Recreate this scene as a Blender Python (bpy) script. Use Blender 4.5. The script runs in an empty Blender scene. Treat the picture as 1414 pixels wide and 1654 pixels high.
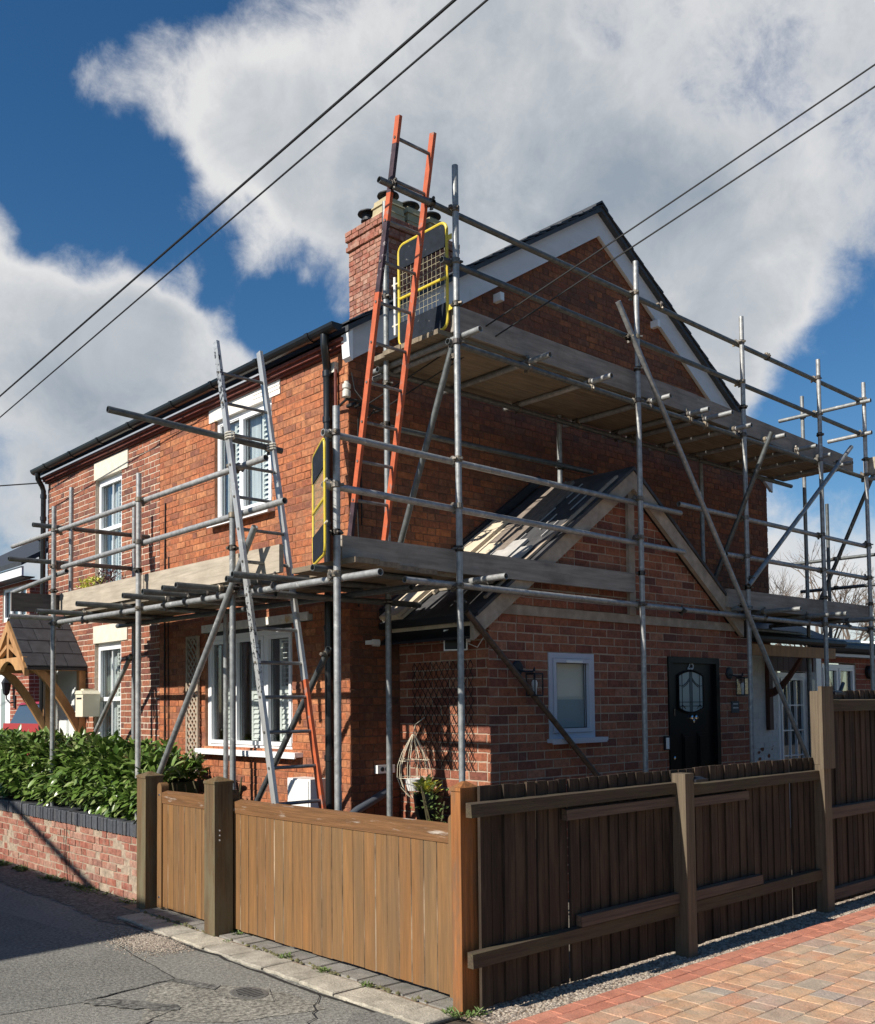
import bpy, bmesh, math, random
from math import sin, cos, pi, radians, sqrt
from mathutils import Vector, Matrix
random.seed(7)
rnd = random.random
uni = random.uniform
S = bpy.context.scene
COL = S.collection

# ------------------------------------------------------------------ camera
CAM_LOC = Vector((-5.058, -6.684, 1.658))
yaw, pitch, roll = .835, .048, -.011
fwd0 = Vector((cos(yaw), sin(yaw), 0)); r0 = Vector((sin(yaw), -cos(yaw), 0)); up0 = Vector((0, 0, 1))
fwd = fwd0*cos(pitch) + up0*sin(pitch); u0_ = up0*cos(pitch) - fwd0*sin(pitch)
rgt = r0*cos(roll) + u0_*sin(roll); upv = u0_*cos(roll) - r0*sin(roll)
cd = bpy.data.cameras.new('camera'); cam = bpy.data.objects.new('camera', cd); COL.objects.link(cam)
m = Matrix.Identity(4)
for i in range(3):
    m[i][0], m[i][1], m[i][2], m[i][3] = rgt[i], upv[i], -fwd[i], CAM_LOC[i]
cam.matrix_world = m
cd.sensor_fit = 'HORIZONTAL'; cd.sensor_width = 36; cd.lens = 36*1609.0/1414
cd.shift_y = (1062.4-827)/1414
cd.clip_start = .05; cd.clip_end = 4000
S.camera = cam

# ------------------------------------------------------------------ world, sun, exposure
SUNDIR = Vector((-1, .085, .75)).normalized()          # towards the sun
W = bpy.data.worlds.new('World'); S.world = W; W.use_nodes = True
nt = W.node_tree; nt.nodes.clear()
def wn(t, **k):
    n = nt.nodes.new(t)
    for a, b in k.items(): setattr(n, a, b)
    return n
L = nt.links.new
sky = wn('ShaderNodeTexSky', sky_type='NISHITA', sun_disc=False)
sky.sun_elevation = math.asin(SUNDIR.z); sky.sun_rotation = math.atan2(SUNDIR.x, SUNDIR.y)
sky.air_density = 1.0; sky.dust_density = .25; sky.ozone_density = 3.0
tcw = wn('ShaderNodeTexCoord')
def vmath(op, a, b=None):
    n = wn('ShaderNodeVectorMath', operation=op)
    if isinstance(a, (tuple, Vector)): n.inputs[0].default_value = a
    else: L(a, n.inputs[0])
    if b is not None:
        if isinstance(b, (tuple, Vector)): n.inputs[1].default_value = b
        else: L(b, n.inputs[1])
    return n
def wmath(op, a, b=None, c=None):
    n = wn('ShaderNodeMath', operation=op)
    for i, v in enumerate((a, b, c)):
        if v is None: continue
        if isinstance(v, (int, float)): n.inputs[i].default_value = v
        else: L(v, n.inputs[i])
    return n.outputs[0]
def wrange(v, a, b, c=0., d=1., it='SMOOTHSTEP'):
    n = wn('ShaderNodeMapRange', interpolation_type=it)
    L(v, n.inputs[0])
    for i, x in zip((1, 2, 3, 4), (a, b, c, d)): n.inputs[i].default_value = x
    return n.outputs[0]
dirv = vmath('NORMALIZE', tcw.outputs['Generated']).outputs[0]
def wnoise(scale, detail, rough, off=(0, 0, 0), dist=0.):
    mp = vmath('ADD', dirv, off)
    n = wn('ShaderNodeTexNoise'); L(mp.outputs[0], n.inputs['Vector'])
    n.inputs['Scale'].default_value = scale; n.inputs['Detail'].default_value = detail
    n.inputs['Roughness'].default_value = rough; n.inputs['Distortion'].default_value = dist
    return n.outputs['Fac']
def skydir(az, el):
    return (cos(radians(el))*cos(radians(az)), cos(radians(el))*sin(radians(az)), sin(radians(el)))
# cloud banks of the sky over the street: azimuth, elevation, half width (degrees), weight (positive = cloud, negative = clear)
BANKS = [(44.26, 21.31, 53.41, 0.55), (45.56, 30.63, 15.31, 1.0), (30.69, 30.47, 18.52, 1.0), (62.6, 29.82, 8.19, 1.7), (52.89, 27.18, 8.9, 0.6), (70.24, 21.31, 9.26, 0.65), (63.76, 19.54, 9.26, 0.8), (68.3, 15.04, 11.4, 0.9), (57.92, 19.91, 3.92, 0.3), (27.02, 22.6, 4.99, 0.25), (26.82, 18.65, 6.05, 0.28), (27.12, 8.41, 6.41, 1.1), (37.19, 18.38, 10.68, 0.7), (70.44, 9.09, 4.27, 0.6), (33.6, 23.72, 8.9, 0.5), (69.41, 33.66, 11.04, -1.3), (71.25, 29.28, 5.34, -0.9), (66.44, 26.16, 5.34, -1.5), (62.76, 25.11, 4.27, -1.2), (58.97, 23.6, 3.92, -0.9), (69.35, 27.71, 3.56, -0.7), (55.09, 20.98, 4.27, -1.3), (24.26, 20.7, 3.2, -0.8), (26.31, 14.51, 6.41, -1.3), (29.35, 20.19, 3.2, -0.4), (47.15, 21.37, 5.7, -0.2), (38.54, 36.25, 2.14, -0.5)]
BRIGHT = [(61.05, 30.65, 8.19, 1.0), (70.54, 20.68, 9.26, 0.75), (57.56, 22.76, 7.12, 0.6), (27.02, 22.6, 4.27, 0.8), (27.12, 8.41, 7.12, 1.0), (49.92, 33.11, 7.83, 0.55), (38.23, 34.22, 5.7, 0.3), (40.55, 26.97, 13.53, -0.4), (66.7, 15.17, 9.26, -0.55), (32.96, 22.13, 9.97, -0.7), (28.46, 27.96, 10.68, -0.3), (70.44, 9.09, 3.2, 0.7)]
def banks(lst, dv):
    acc = None
    for (u, v, r, w) in lst:
        dt = vmath('DOT_PRODUCT', dv, skydir(u, v)).outputs['Value']
        k = wrange(dt, cos(radians(r)), cos(radians(r*.12)), 0., w)
        acc = k if acc is None else wmath('ADD', acc, k)
    return acc
warp = wn('ShaderNodeTexNoise'); L(dirv, warp.inputs['Vector']); warp.inputs['Scale'].default_value = 6; warp.inputs['Detail'].default_value = 6
wv = vmath('SCALE', vmath('SUBTRACT', warp.outputs['Color'], (.5, .5, .5)).outputs[0]); wv.inputs['Scale'].default_value = .15
dirw = vmath('NORMALIZE', vmath('ADD', dirv, wv.outputs[0]).outputs[0]).outputs[0]
acc = banks(BANKS, dirw)
n1 = wnoise(5.5, 12, .64, (3.1, .7, 1.9), .25)
n2 = wnoise(9.0, 9, .60, (1.3, 5.2, .4), .5)
n3 = wnoise(20., 10, .70, (.7, 2.2, 6.1), .4)
n4 = wnoise(2.6, 5, .5, (4.4, .3, 2.7), .2)
base = wmath('ADD', wmath('MULTIPLY', acc, .66), wmath('ADD', wmath('MULTIPLY', wmath('SUBTRACT', n1, .5), 2.1), wmath('MULTIPLY', wmath('SUBTRACT', n3, .5), 1.0)))
dens = wmath('SUBTRACT', base, .44)
cover = wrange(dens, -.20, .78)
bri = banks(BRIGHT, dirw)
thick = wrange(dens, .35, 1.5)
bil = wmath('ADD', wmath('MULTIPLY', wmath('SUBTRACT', n2, .5), 1.5), wmath('MULTIPLY', wmath('SUBTRACT', n4, .5), 1.6))
shade = wrange(wmath('SUBTRACT', wmath('ADD', wmath('MULTIPLY', thick, .62), bil), wmath('MULTIPLY', bri, .28)), -.25, 1.0, 0., 1., 'LINEAR')
cr = wn('ShaderNodeMix', data_type='RGBA'); L(shade, cr.inputs['Factor'])
cr.inputs['A'].default_value = (1.0, 1.0, 1.0, 1); cr.inputs['B'].default_value = (.40, .47, .555, 1)
bgs = wn('ShaderNodeBackground'); bgs.inputs['Strength'].default_value = .072
hs = wn('ShaderNodeHueSaturation'); hs.inputs['Saturation'].default_value = 1.28
L(sky.outputs[0], hs.inputs['Color']); L(hs.outputs[0], bgs.inputs['Color'])
bgc = wn('ShaderNodeBackground'); bgc.inputs['Strength'].default_value = .60; L(cr.outputs['Result'], bgc.inputs['Color'])
mx = wn('ShaderNodeMixShader'); L(wmath('MULTIPLY', cover, .97), mx.inputs[0]); L(bgs.outputs[0], mx.inputs[1]); L(bgc.outputs[0], mx.inputs[2])
wo = wn('ShaderNodeOutputWorld'); L(mx.outputs[0], wo.inputs['Surface'])

sd = bpy.data.lights.new('sun', 'SUN'); sun = bpy.data.objects.new('sun', sd); COL.objects.link(sun)
sd.energy = 5.0; sd.angle = radians(.5); sd.color = (1, .94, .85)
sun.rotation_euler = (-SUNDIR).to_track_quat('-Z', 'Y').to_euler(); sun.location = SUNDIR*60
S.view_settings.view_transform = 'Standard'; S.view_settings.look = 'None'
S.view_settings.exposure = 0.4; S.view_settings.gamma = 1.0; S.view_settings.use_curve_mapping = False

# ------------------------------------------------------------------ materials
def mat(name, cols, rough=.7, metal=0., grain=None, gamt=.25, bump=None, bstr=.3, spec=.4, bigamt=.0, bigscale=.8, bigcol=None, bigth=(.5, .7), coord='pos', fine=None, famt=0., trans=0., coat=0., emit=None):
    """cols: list of colours picked per piece; grain: (sx,sy,sz) scaled noise; bigcol: stains"""
    M = bpy.data.materials.new(name); M.use_nodes = True
    t = M.node_tree; t.nodes.clear(); N = t.nodes.new; K = t.links.new
    out = N('ShaderNodeOutputMaterial'); b = N('ShaderNodeBsdfPrincipled'); K(b.outputs[0], out.inputs[0])
    b.inputs['Roughness'].default_value = rough; b.inputs['Metallic'].default_value = metal
    b.inputs['Specular IOR Level'].default_value = spec
    if trans: b.inputs['Transmission Weight'].default_value = trans
    if coat: b.inputs['Coat Weight'].default_value = coat
    geo = N('ShaderNodeNewGeometry'); oi = N('ShaderNodeObjectInfo')
    ad = N('ShaderNodeMath'); ad.operation = 'ADD'; K(geo.outputs['Random Per Island'], ad.inputs[0]); K(oi.outputs['Random'], ad.inputs[1])
    fr = N('ShaderNodeMath'); fr.operation = 'FRACT'; K(ad.outputs[0], fr.inputs[0])
    if coord == 'pos': vec = geo.outputs['Position']
    else:
        tc = N('ShaderNodeTexCoord'); vec = tc.outputs['Object']
    # offset by random so that pieces differ
    off = N('ShaderNodeVectorMath'); off.operation = 'MULTIPLY_ADD'
    cb = N('ShaderNodeCombineXYZ')
    for i in range(3): K(fr.outputs[0], cb.inputs[i])
    K(cb.outputs[0], off.inputs[0]); off.inputs[1].default_value = (13.1, 7.7, 9.3) if grain else (0, 0, 0); K(vec, off.inputs[2])
    if len(cols) > 1:
        rp = N('ShaderNodeValToRGB'); rp.color_ramp.interpolation = 'LINEAR'
        el = rp.color_ramp.elements
        n = len(cols)
        while len(el) < n: el.new(.5)
        for i, c in enumerate(cols):
            el[i].position = i/(n-1); el[i].color = (*c, 1)
        K(fr.outputs[0], rp.inputs[0]); col = rp.outputs[0]
    else:
        rg = N('ShaderNodeRGB'); rg.outputs[0].default_value = (*cols[0], 1); col = rg.outputs[0]
    def noise(v, sc, det=4, rough_=.6):
        n = N('ShaderNodeTexNoise')
        if isinstance(sc, tuple):
            mv = N('ShaderNodeVectorMath'); mv.operation = 'MULTIPLY'; K(v, mv.inputs[0]); mv.inputs[1].default_value = sc; K(mv.outputs[0], n.inputs['Vector']); n.inputs['Scale'].default_value = 1
        else:
            K(v, n.inputs['Vector']); n.inputs['Scale'].default_value = sc
        n.inputs['Detail'].default_value = det; n.inputs['Roughness'].default_value = rough_
        return n.outputs['Fac']
    def mulv(col, fac, amt):
        mr = N('ShaderNodeMapRange'); K(fac, mr.inputs[0]); mr.inputs[1].default_value = .3; mr.inputs[2].default_value = .7
        mr.inputs[3].default_value = 1-amt; mr.inputs[4].default_value = 1+amt
        x = N('ShaderNodeVectorMath'); x.operation = 'SCALE'; K(col, x.inputs[0]); K(mr.outputs[0], x.inputs['Scale'])
        return x.outputs[0]
    g = None
    if grain:
        g = noise(off.outputs[0], grain); col = mulv(col, g, gamt)
    if fine: col = mulv(col, noise(vec, fine, 3), famt)
    if bigcol:
        bn = noise(geo.outputs['Position'], bigscale, 6, .65)
        mr = N('ShaderNodeMapRange'); K(bn, mr.inputs[0]); mr.inputs[1].default_value = bigth[0]; mr.inputs[2].default_value = bigth[1]; mr.inputs[4].default_value = bigamt
        mi = N('ShaderNodeMix'); mi.data_type = 'RGBA'; K(mr.outputs[0], mi.inputs['Factor']); K(col, mi.inputs['A']); mi.inputs['B'].default_value = (*bigcol, 1); col = mi.outputs['Result']
    K(col, b.inputs['Base Color'])
    if bump:
        bn = noise(off.outputs[0], bump, 5, .65)
        bp = N('ShaderNodeBump'); bp.inputs['Strength'].default_value = bstr; bp.inputs['Distance'].default_value = .01; K(bn, bp.inputs['Height']); K(bp.outputs[0], b.inputs['Normal'])
    if emit:
        b.inputs['Emission Color'].default_value = (*emit[0], 1); b.inputs['Emission Strength'].default_value = emit[1]
    return M
def glass_mat(name, tint, amount, rough=.02):
    M = bpy.data.materials.new(name); M.use_nodes = True
    t = M.node_tree; t.nodes.clear(); N = t.nodes.new; K = t.links.new
    out = N('ShaderNodeOutputMaterial'); mxs = N('ShaderNodeMixShader'); tr = N('ShaderNodeBsdfTransparent'); gl = N('ShaderNodeBsdfGlossy')
    tr.inputs[0].default_value = (*tint, 1); gl.inputs['Roughness'].default_value = rough; gl.inputs[0].default_value = (.95, .97, 1, 1)
    fr = N('ShaderNodeLayerWeight'); fr.inputs['Blend'].default_value = .5
    pw = N('ShaderNodeMath'); pw.operation = 'POWER'; K(fr.outputs['Facing'], pw.inputs[0]); pw.inputs[1].default_value = 4.
    mu = N('ShaderNodeMath'); mu.operation = 'MULTIPLY_ADD'; K(pw.outputs[0], mu.inputs[0]); mu.inputs[1].default_value = .9; mu.inputs[2].default_value = amount; mu.use_clamp = True
    K(mu.outputs[0], mxs.inputs[0]); K(tr.outputs[0], mxs.inputs[1]); K(gl.outputs[0], mxs.inputs[2]); K(mxs.outputs[0], out.inputs[0])
    return M
MT = {}
MT['brick_orange'] = mat('brick_orange', [(.35,.115,.048),(.41,.14,.056),(.29,.09,.042),(.44,.18,.078),(.20,.075,.046),(.37,.12,.048),(.32,.135,.07)], .85, grain=22., gamt=.38, bump=30., bstr=.55, bigcol=(.13,.06,.04), bigamt=.5, bigscale=1.6, bigth=(.48,.75), fine=160., famt=.25)
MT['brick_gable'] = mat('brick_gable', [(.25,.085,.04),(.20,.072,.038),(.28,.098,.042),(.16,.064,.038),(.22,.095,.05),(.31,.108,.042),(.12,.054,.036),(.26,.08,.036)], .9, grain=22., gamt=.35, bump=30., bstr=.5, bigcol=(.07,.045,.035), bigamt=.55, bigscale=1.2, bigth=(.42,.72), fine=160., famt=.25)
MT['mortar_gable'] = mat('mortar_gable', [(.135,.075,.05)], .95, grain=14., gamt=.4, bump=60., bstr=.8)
MT['mortar_orange'] = mat('mortar_orange', [(.27,.115,.06)], .95, grain=14., gamt=.4, bump=60., bstr=.8, bigcol=(.36,.2,.12), bigamt=.6, bigscale=1.7, bigth=(.45,.7))
MT['brick_red'] = mat('brick_red', [(.28,.092,.05),(.33,.12,.064),(.21,.068,.042),(.14,.06,.045),(.35,.135,.07),(.25,.082,.046)], .85, grain=26., gamt=.3, bump=50., bstr=.6, bigcol=(.12,.05,.04), bigamt=.35, fine=140., famt=.2)
MT['mortar_pale'] = mat('mortar_pale', [(.54,.44,.34)], .95, grain=20., gamt=.2, bump=70., bstr=.6)
MT['brick_ext'] = mat('brick_ext', [(.28,.092,.048),(.34,.13,.068),(.22,.068,.04),(.145,.055,.04),(.31,.11,.055),(.25,.078,.042),(.38,.165,.095),(.18,.058,.038)], .85, grain=24., gamt=.3, bump=55., bstr=.7, bigcol=(.30,.17,.11), bigamt=.22, bigscale=7., bigth=(.52,.72), fine=150., famt=.2)
MT['mortar_ext'] = mat('mortar_ext', [(.42,.32,.235)], .95, grain=20., gamt=.25, bump=70., bstr=.6)
MT['brick_garden'] = mat('brick_garden', [(.31,.108,.07),(.26,.09,.06),(.35,.155,.105),(.29,.115,.078),(.38,.21,.15),(.20,.08,.06)], .88, grain=18., gamt=.32, bump=50., bstr=.9, bigcol=(.46,.34,.26), bigamt=.42, bigscale=9., bigth=(.5,.68), fine=150., famt=.2)
MT['mortar_garden'] = mat('mortar_garden', [(.36,.28,.205)], .95, grain=20., gamt=.35, bump=60., bstr=.9)
MT['brick_blue'] = mat('brick_blue', [(.055,.06,.07),(.075,.08,.09),(.045,.048,.058),(.09,.09,.095)], .62, grain=30., gamt=.25, bump=50., bstr=.4, spec=.5)
MT['brick_far'] = mat('brick_far', [(.27,.075,.042),(.33,.1,.055),(.21,.06,.04),(.3,.09,.05)], .85, grain=24., gamt=.25)
MT['yard'] = mat('yard_gravel', [(.15,.13,.105)], .95, grain=30., gamt=.4, bump=60., bstr=1.)
MT['white_brick'] = mat('white_brick', [(.66,.64,.58),(.70,.68,.63),(.62,.60,.55)], .7, grain=20., gamt=.08, bump=40., bstr=.5, bigcol=(.25,.09,.055), bigamt=1., bigscale=5., bigth=(.635,.65))
MT['slate'] = mat('slate', [(.035,.038,.044),(.05,.054,.06),(.028,.03,.034)], .55, grain=12., gamt=.25, bump=(30.,30.,30.), bstr=.3)
MT['upvc'] = mat('upvc', [(.82,.83,.83)], .28, spec=.5, grain=3., gamt=.03)
MT['upvc_grey'] = mat('upvc_grey', [(.50,.52,.58)], .35, spec=.5, grain=4., gamt=.03)
MT['barge_white'] = mat('barge_white', [(.66,.66,.66)], .55, grain=(2.,2.,9.), gamt=.07, bigcol=(.34,.33,.3), bigamt=.35, bigscale=4., bigth=(.55,.8))
MT['stone_cream'] = mat('stone_cream', [(.68,.62,.50)], .85, grain=10., gamt=.1, bump=60., bstr=.3)
MT['lintel_white'] = mat('lintel_white', [(.80,.77,.70)], .75, grain=18., gamt=.1, bump=30., bstr=.7, bigcol=(.66,.42,.16), bigamt=.9, bigscale=6., bigth=(.58,.68))
MT['black_pvc'] = mat('black_pvc', [(.012,.013,.014)], .32, spec=.5, grain=8., gamt=.2)
MT['grey_pvc'] = mat('grey_pvc', [(.075,.085,.10)], .4, spec=.5)
MT['tube'] = mat('galvanised_tube', [(.29,.30,.295),(.35,.352,.345),(.235,.245,.24),(.40,.395,.38)], .5, metal=.4, grain=(22.,22.,22.), gamt=.28, bump=90., bstr=.15, bigcol=(.66,.64,.6), bigamt=.55, bigscale=14., bigth=(.6,.66), spec=.5)
MT['tube_dark'] = mat('dark_shaded_tube', [(.11,.12,.12),(.145,.155,.15)], .5, metal=.5, grain=(20.,20.,20.), gamt=.3, bigcol=(.35,.34,.33), bigamt=.4, bigscale=12., bigth=(.62,.68))  # dark tubes; shade on the gable ledgers and rails is put into this colour
MT['tube_rust'] = mat('rusty_tube', [(.11,.075,.055)], .6, metal=.4, grain=(20.,20.,20.), gamt=.4)
MT['coupler'] = mat('coupler_steel', [(.14,.13,.115),(.22,.20,.17),(.10,.09,.085),(.30,.25,.18)], .55, metal=.6, grain=40., gamt=.4)
MT['board'] = mat('scaffold_board', [(.24,.185,.125),(.20,.16,.11),(.28,.22,.15),(.18,.15,.11)], .85, grain=(3.,30.,30.), gamt=.3, bump=(6.,70.,70.), bstr=.5, bigcol=(.12,.10,.08), bigamt=.45, bigscale=3.)
MT['boardY'] = mat('scaffold_board_y', [(.24,.185,.125),(.20,.16,.11),(.28,.22,.15),(.18,.15,.11)], .85, grain=(30.,3.,30.), gamt=.3, bump=(70.,6.,70.), bstr=.5, bigcol=(.12,.10,.08), bigamt=.45, bigscale=3.)
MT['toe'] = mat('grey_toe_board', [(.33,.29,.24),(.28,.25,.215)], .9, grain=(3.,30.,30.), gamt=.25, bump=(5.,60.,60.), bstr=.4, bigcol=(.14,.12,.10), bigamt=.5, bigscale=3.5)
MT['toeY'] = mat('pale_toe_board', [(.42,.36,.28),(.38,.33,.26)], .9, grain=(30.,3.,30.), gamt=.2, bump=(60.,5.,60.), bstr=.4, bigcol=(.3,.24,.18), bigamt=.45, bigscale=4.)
MT['toe_dark'] = mat('shaded_toe_board', [(.11,.095,.085)], .9, grain=(5.,30.,30.), gamt=.3, bigcol=(.35,.33,.31), bigamt=.6, bigscale=6., bigth=(.62,.68))  # toe board at the shaded end, its shade put into the base colour
MT['orange'] = mat('orange_paint', [(.47,.105,.04)], .5, grain=(14.,14.,14.), gamt=.18, bigcol=(.30,.2,.16), bigamt=.7, bigscale=13., bigth=(.57,.63))
MT['purple'] = mat('worn_dark_paint', [(.05,.028,.035)], .55, grain=(14.,14.,14.), gamt=.5, bigcol=(.36,.31,.3), bigamt=.8, bigscale=18., bigth=(.6,.63))
MT['alloy'] = mat('ladder_alloy', [(.50,.50,.48)], .42, metal=.55, grain=(9.,9.,3.), gamt=.2, bigcol=(.75,.74,.7), bigamt=.6, bigscale=12., bigth=(.58,.64))
MT['alloy_marked'] = mat('ladder_alloy_marked', [(.50,.50,.48)], .42, metal=.5, grain=(9.,9.,3.), gamt=.2, bigcol=(.03,.03,.03), bigamt=.95, bigscale=(30.), bigth=(.53,.55))
MT['rung'] = mat('rung_steel', [(.17,.18,.185),(.22,.225,.22)], .5, metal=.5, grain=(14.,14.,14.), gamt=.35, bigcol=(.42,.4,.37), bigamt=.6, bigscale=16., bigth=(.58,.64))
MT['yellow'] = mat('yellow_paint', [(.66,.50,.05)], .45, grain=(12.,12.,12.), gamt=.12, bigcol=(.4,.33,.16), bigamt=.6, bigscale=22., bigth=(.62,.66))
MT['wire'] = mat('mesh_wire', [(.62,.54,.34)], .5, metal=.4)
MT['rubber'] = mat('black_rubber_sheet', [(.014,.018,.026)], .75, spec=.15, grain=16., gamt=.3, bigcol=(.2,.19,.18), bigamt=.6, bigscale=30., bigth=(.66,.69))
MT['black'] = mat('black_gloss', [(.004,.0045,.005)], .35, spec=.2)
MT['black_matt'] = mat('black_matt', [(.012,.014,.018)], .5)
MT['chrome'] = mat('chrome', [(.8,.8,.8)], .15, metal=1.)
MT['cable'] = mat('cable_black', [(.012,.012,.012)], .55)
MT['cable_white'] = mat('ceramic_white', [(.66,.63,.55)], .35, bigcol=(.25,.2,.14), bigamt=.5, bigscale=30., bigth=(.5,.7))
MT['felt'] = mat('grey_roof_felt', [(.055,.055,.058)], .75, grain=5., gamt=.35, bump=14., bstr=.6, bigcol=(.13,.125,.12), bigamt=.5, bigscale=6., bigth=(.5,.7))
MT['membrane'] = mat('black_membrane', [(.026,.028,.032)], .5, grain=5., gamt=.3, bump=9., bstr=.6)
MT['pale_wood'] = mat('pale_new_timber', [(.62,.52,.38),(.56,.47,.34),(.66,.57,.43)], .8, grain=(20.,20.,2.), gamt=.12, bigcol=(.07,.07,.07), bigamt=.8, bigscale=5., bigth=(.64,.68))
MT['grey_wood'] = mat('weathered_timber', [(.40,.33,.25),(.36,.29,.22)], .85, grain=(9.,9.,9.), gamt=.25, bigcol=(.18,.14,.11), bigamt=.4, bigscale=5.)
MT['planed_dark'] = mat('brown_plank', [(.22,.18,.145),(.19,.155,.125)], .8, grain=(20.,20.,3.), gamt=.25)
MT['batten'] = mat('batten_grey', [(.33,.32,.31),(.42,.40,.37)], .8, grain=(12.,12.,3.), gamt=.2)
MT['oak'] = mat('oiled_oak', [(.44,.235,.095),(.39,.205,.085),(.50,.28,.12)], .6, grain=(16.,16.,5.), gamt=.22, bump=(40.,40.,12.), bstr=.2)
MT['redwood'] = mat('stained_redwood', [(.095,.036,.024)], .6, grain=(20.,20.,4.), gamt=.2)
MT['gate_v'] = mat('gate_board_timber', [(.215,.112,.042),(.19,.10,.04),(.235,.118,.04),(.175,.095,.041),(.225,.105,.034),(.20,.112,.046),(.24,.11,.034)], .6, grain=(38.,38.,1.6), gamt=.22, bump=(130.,130.,4.), bstr=.35, bigcol=(.12,.082,.045), bigamt=.5, bigscale=(8.,8.,1.1), bigth=(.42,.66), fine=(150.,150.,6.), famt=.16)
MT['gate_edge'] = mat('worn_board_edge', [(.40,.29,.18),(.20,.11,.05),(.5,.38,.26),(.13,.07,.03)], .7, grain=(30.,30.,2.5), gamt=.5, bigcol=(.08,.045,.02), bigamt=.85, bigscale=(5.,5.,2.2), bigth=(.42,.58))
MT['gate_h'] = mat('gate_rail_timber', [(.17,.082,.032)], .62, grain=(50.,2.5,50.), gamt=.3, bump=(120.,6.,120.), bstr=.4, bigcol=(.58,.52,.45), bigamt=.65, bigscale=(20.,3.,24.), bigth=(.58,.70))
MT['gate_post'] = mat('gate_post_timber', [(.135,.082,.034),(.115,.072,.034)], .75, grain=(50.,50.,2.), gamt=.35, bump=(110.,110.,5.), bstr=.55, bigcol=(.16,.15,.09), bigamt=.65, bigscale=(7.,7.,1.5), bigth=(.45,.65))
MT['orange_post'] = mat('orange_stained_post', [(.27,.105,.03)], .7, grain=(50.,50.,2.), gamt=.35, bump=(110.,110.,5.), bstr=.5, bigcol=(.13,.085,.05), bigamt=.8, bigscale=(8.,8.,1.6), bigth=(.46,.62))
MT['fence_v'] = mat('fence_board_timber', [(0.0293,0.0185,0.0115),(0.0217,0.014,0.0089),(0.0395,0.0248,0.0146),(0.0179,0.0121,0.0083),(0.0478,0.0299,0.0185),(0.0242,0.016,0.0102)], .88, grain=(70.,70.,2.), gamt=.4, bump=(160.,160.,5.), bstr=.6, bigcol=(.125,.088,.056), bigamt=.5, bigscale=(13.,13.,1.7), bigth=(.45,.7))
MT['fence_h'] = mat('fence_rail_timber', [(0.0765,0.0551,0.0337),(0.0643,0.0459,0.0287)], .88, grain=(2.,60.,60.), gamt=.35, bump=(5.,140.,140.), bstr=.6, bigcol=(.085,.08,.035), bigamt=.5, bigscale=(3.5,12.,12.), bigth=(.46,.66))
MT['cleat'] = mat('fence_cleat_timber', [(0.1054,0.0744,0.0527)], .88, grain=(2.,60.,60.), gamt=.35, bump=(5.,140.,140.), bstr=.6)
MT['fence_post'] = mat('fence_post_timber', [(0.1163,0.0887,0.0581)], .85, grain=(50.,50.,2.), gamt=.35, bump=(120.,120.,5.), bstr=.55, bigcol=(.16,.13,.085), bigamt=.6, bigscale=(6.,6.,2.), bigth=(.5,.68))
MT['leaf'] = mat('laurel_leaf', [(.075,.135,.022),(.12,.20,.036),(.05,.10,.018),(.17,.25,.055),(.09,.16,.026),(.27,.32,.11),(.06,.12,.02),(.14,.20,.04)], .30, spec=.55, grain=6., gamt=.2)
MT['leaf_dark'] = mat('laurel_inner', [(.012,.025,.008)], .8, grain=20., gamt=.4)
MT['stem'] = mat('plant_stem', [(.10,.085,.04)], .8)
MT['weed'] = mat('weed_leaf', [(.09,.15,.035),(.14,.19,.05),(.06,.1,.03)], .6)
MT['moss'] = mat('moss', [(.12,.11,.05),(.09,.085,.04)], .95, grain=60., gamt=.4)
MT['flower'] = mat('yellow_leaf', [(.72,.66,.10),(.62,.6,.14),(.35,.42,.07)], .5)
MT['flower_purple'] = mat('heather_leaf', [(.22,.11,.12),(.14,.09,.08)], .7)
MT['twig'] = mat('bare_twig', [(.20,.155,.12),(.16,.125,.10)], .9)
MT['ivy'] = mat('ivy_leaf', [(.05,.09,.02),(.08,.13,.03)], .6)
MT['asphalt'] = mat('asphalt', [(.21,.202,.175)], .92, grain=1.3, gamt=.14, bump=70., bstr=1., fine=42., famt=.55, bigcol=(.22,.21,.185), bigamt=.6, bigscale=2.1, bigth=(.42,.72))
MT['asphalt_old'] = mat('asphalt_old', [(.22,.205,.17)], .95, grain=3., gamt=.2, bump=60., bstr=1., fine=36., famt=.7)
MT['asphalt_new'] = mat('asphalt_new', [(.175,.17,.15)], .9, grain=2., gamt=.12, bump=70., bstr=1., fine=46., famt=.5)
MT['tar'] = mat('tar_joint', [(.022,.021,.02)], .8, grain=40., gamt=.4)
MT['dirt'] = mat('dark_rubble_asphalt', [(.13,.125,.11)], .95, grain=30., gamt=.6, bump=45., bstr=1., fine=38., famt=.6)
MT['concrete'] = mat('kerb_concrete', [(.40,.36,.29),(.36,.33,.27),(.43,.385,.30)], .92, grain=7., gamt=.28, bump=70., bstr=.8, bigcol=(.2,.18,.14), bigamt=.55, bigscale=5., bigth=(.48,.68), fine=90., famt=.22)
MT['sett'] = mat('grey_block', [(.25,.235,.205),(.21,.20,.18),(.28,.26,.225)], .92, grain=9., gamt=.25, bump=120., bstr=.8, bigcol=(.14,.14,.09), bigamt=.45, bigscale=6., fine=140., famt=.3)
MT['soil'] = mat('soil', [(.075,.055,.038)], .97, grain=9., gamt=.35, bump=40., bstr=1.)
MT['gravel'] = mat('gravel_stone', [(.30,.25,.19),(.38,.32,.25),(.20,.16,.125),(.15,.12,.10),(.48,.42,.34),(.28,.21,.16)], .9, grain=60., gamt=.2)
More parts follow.
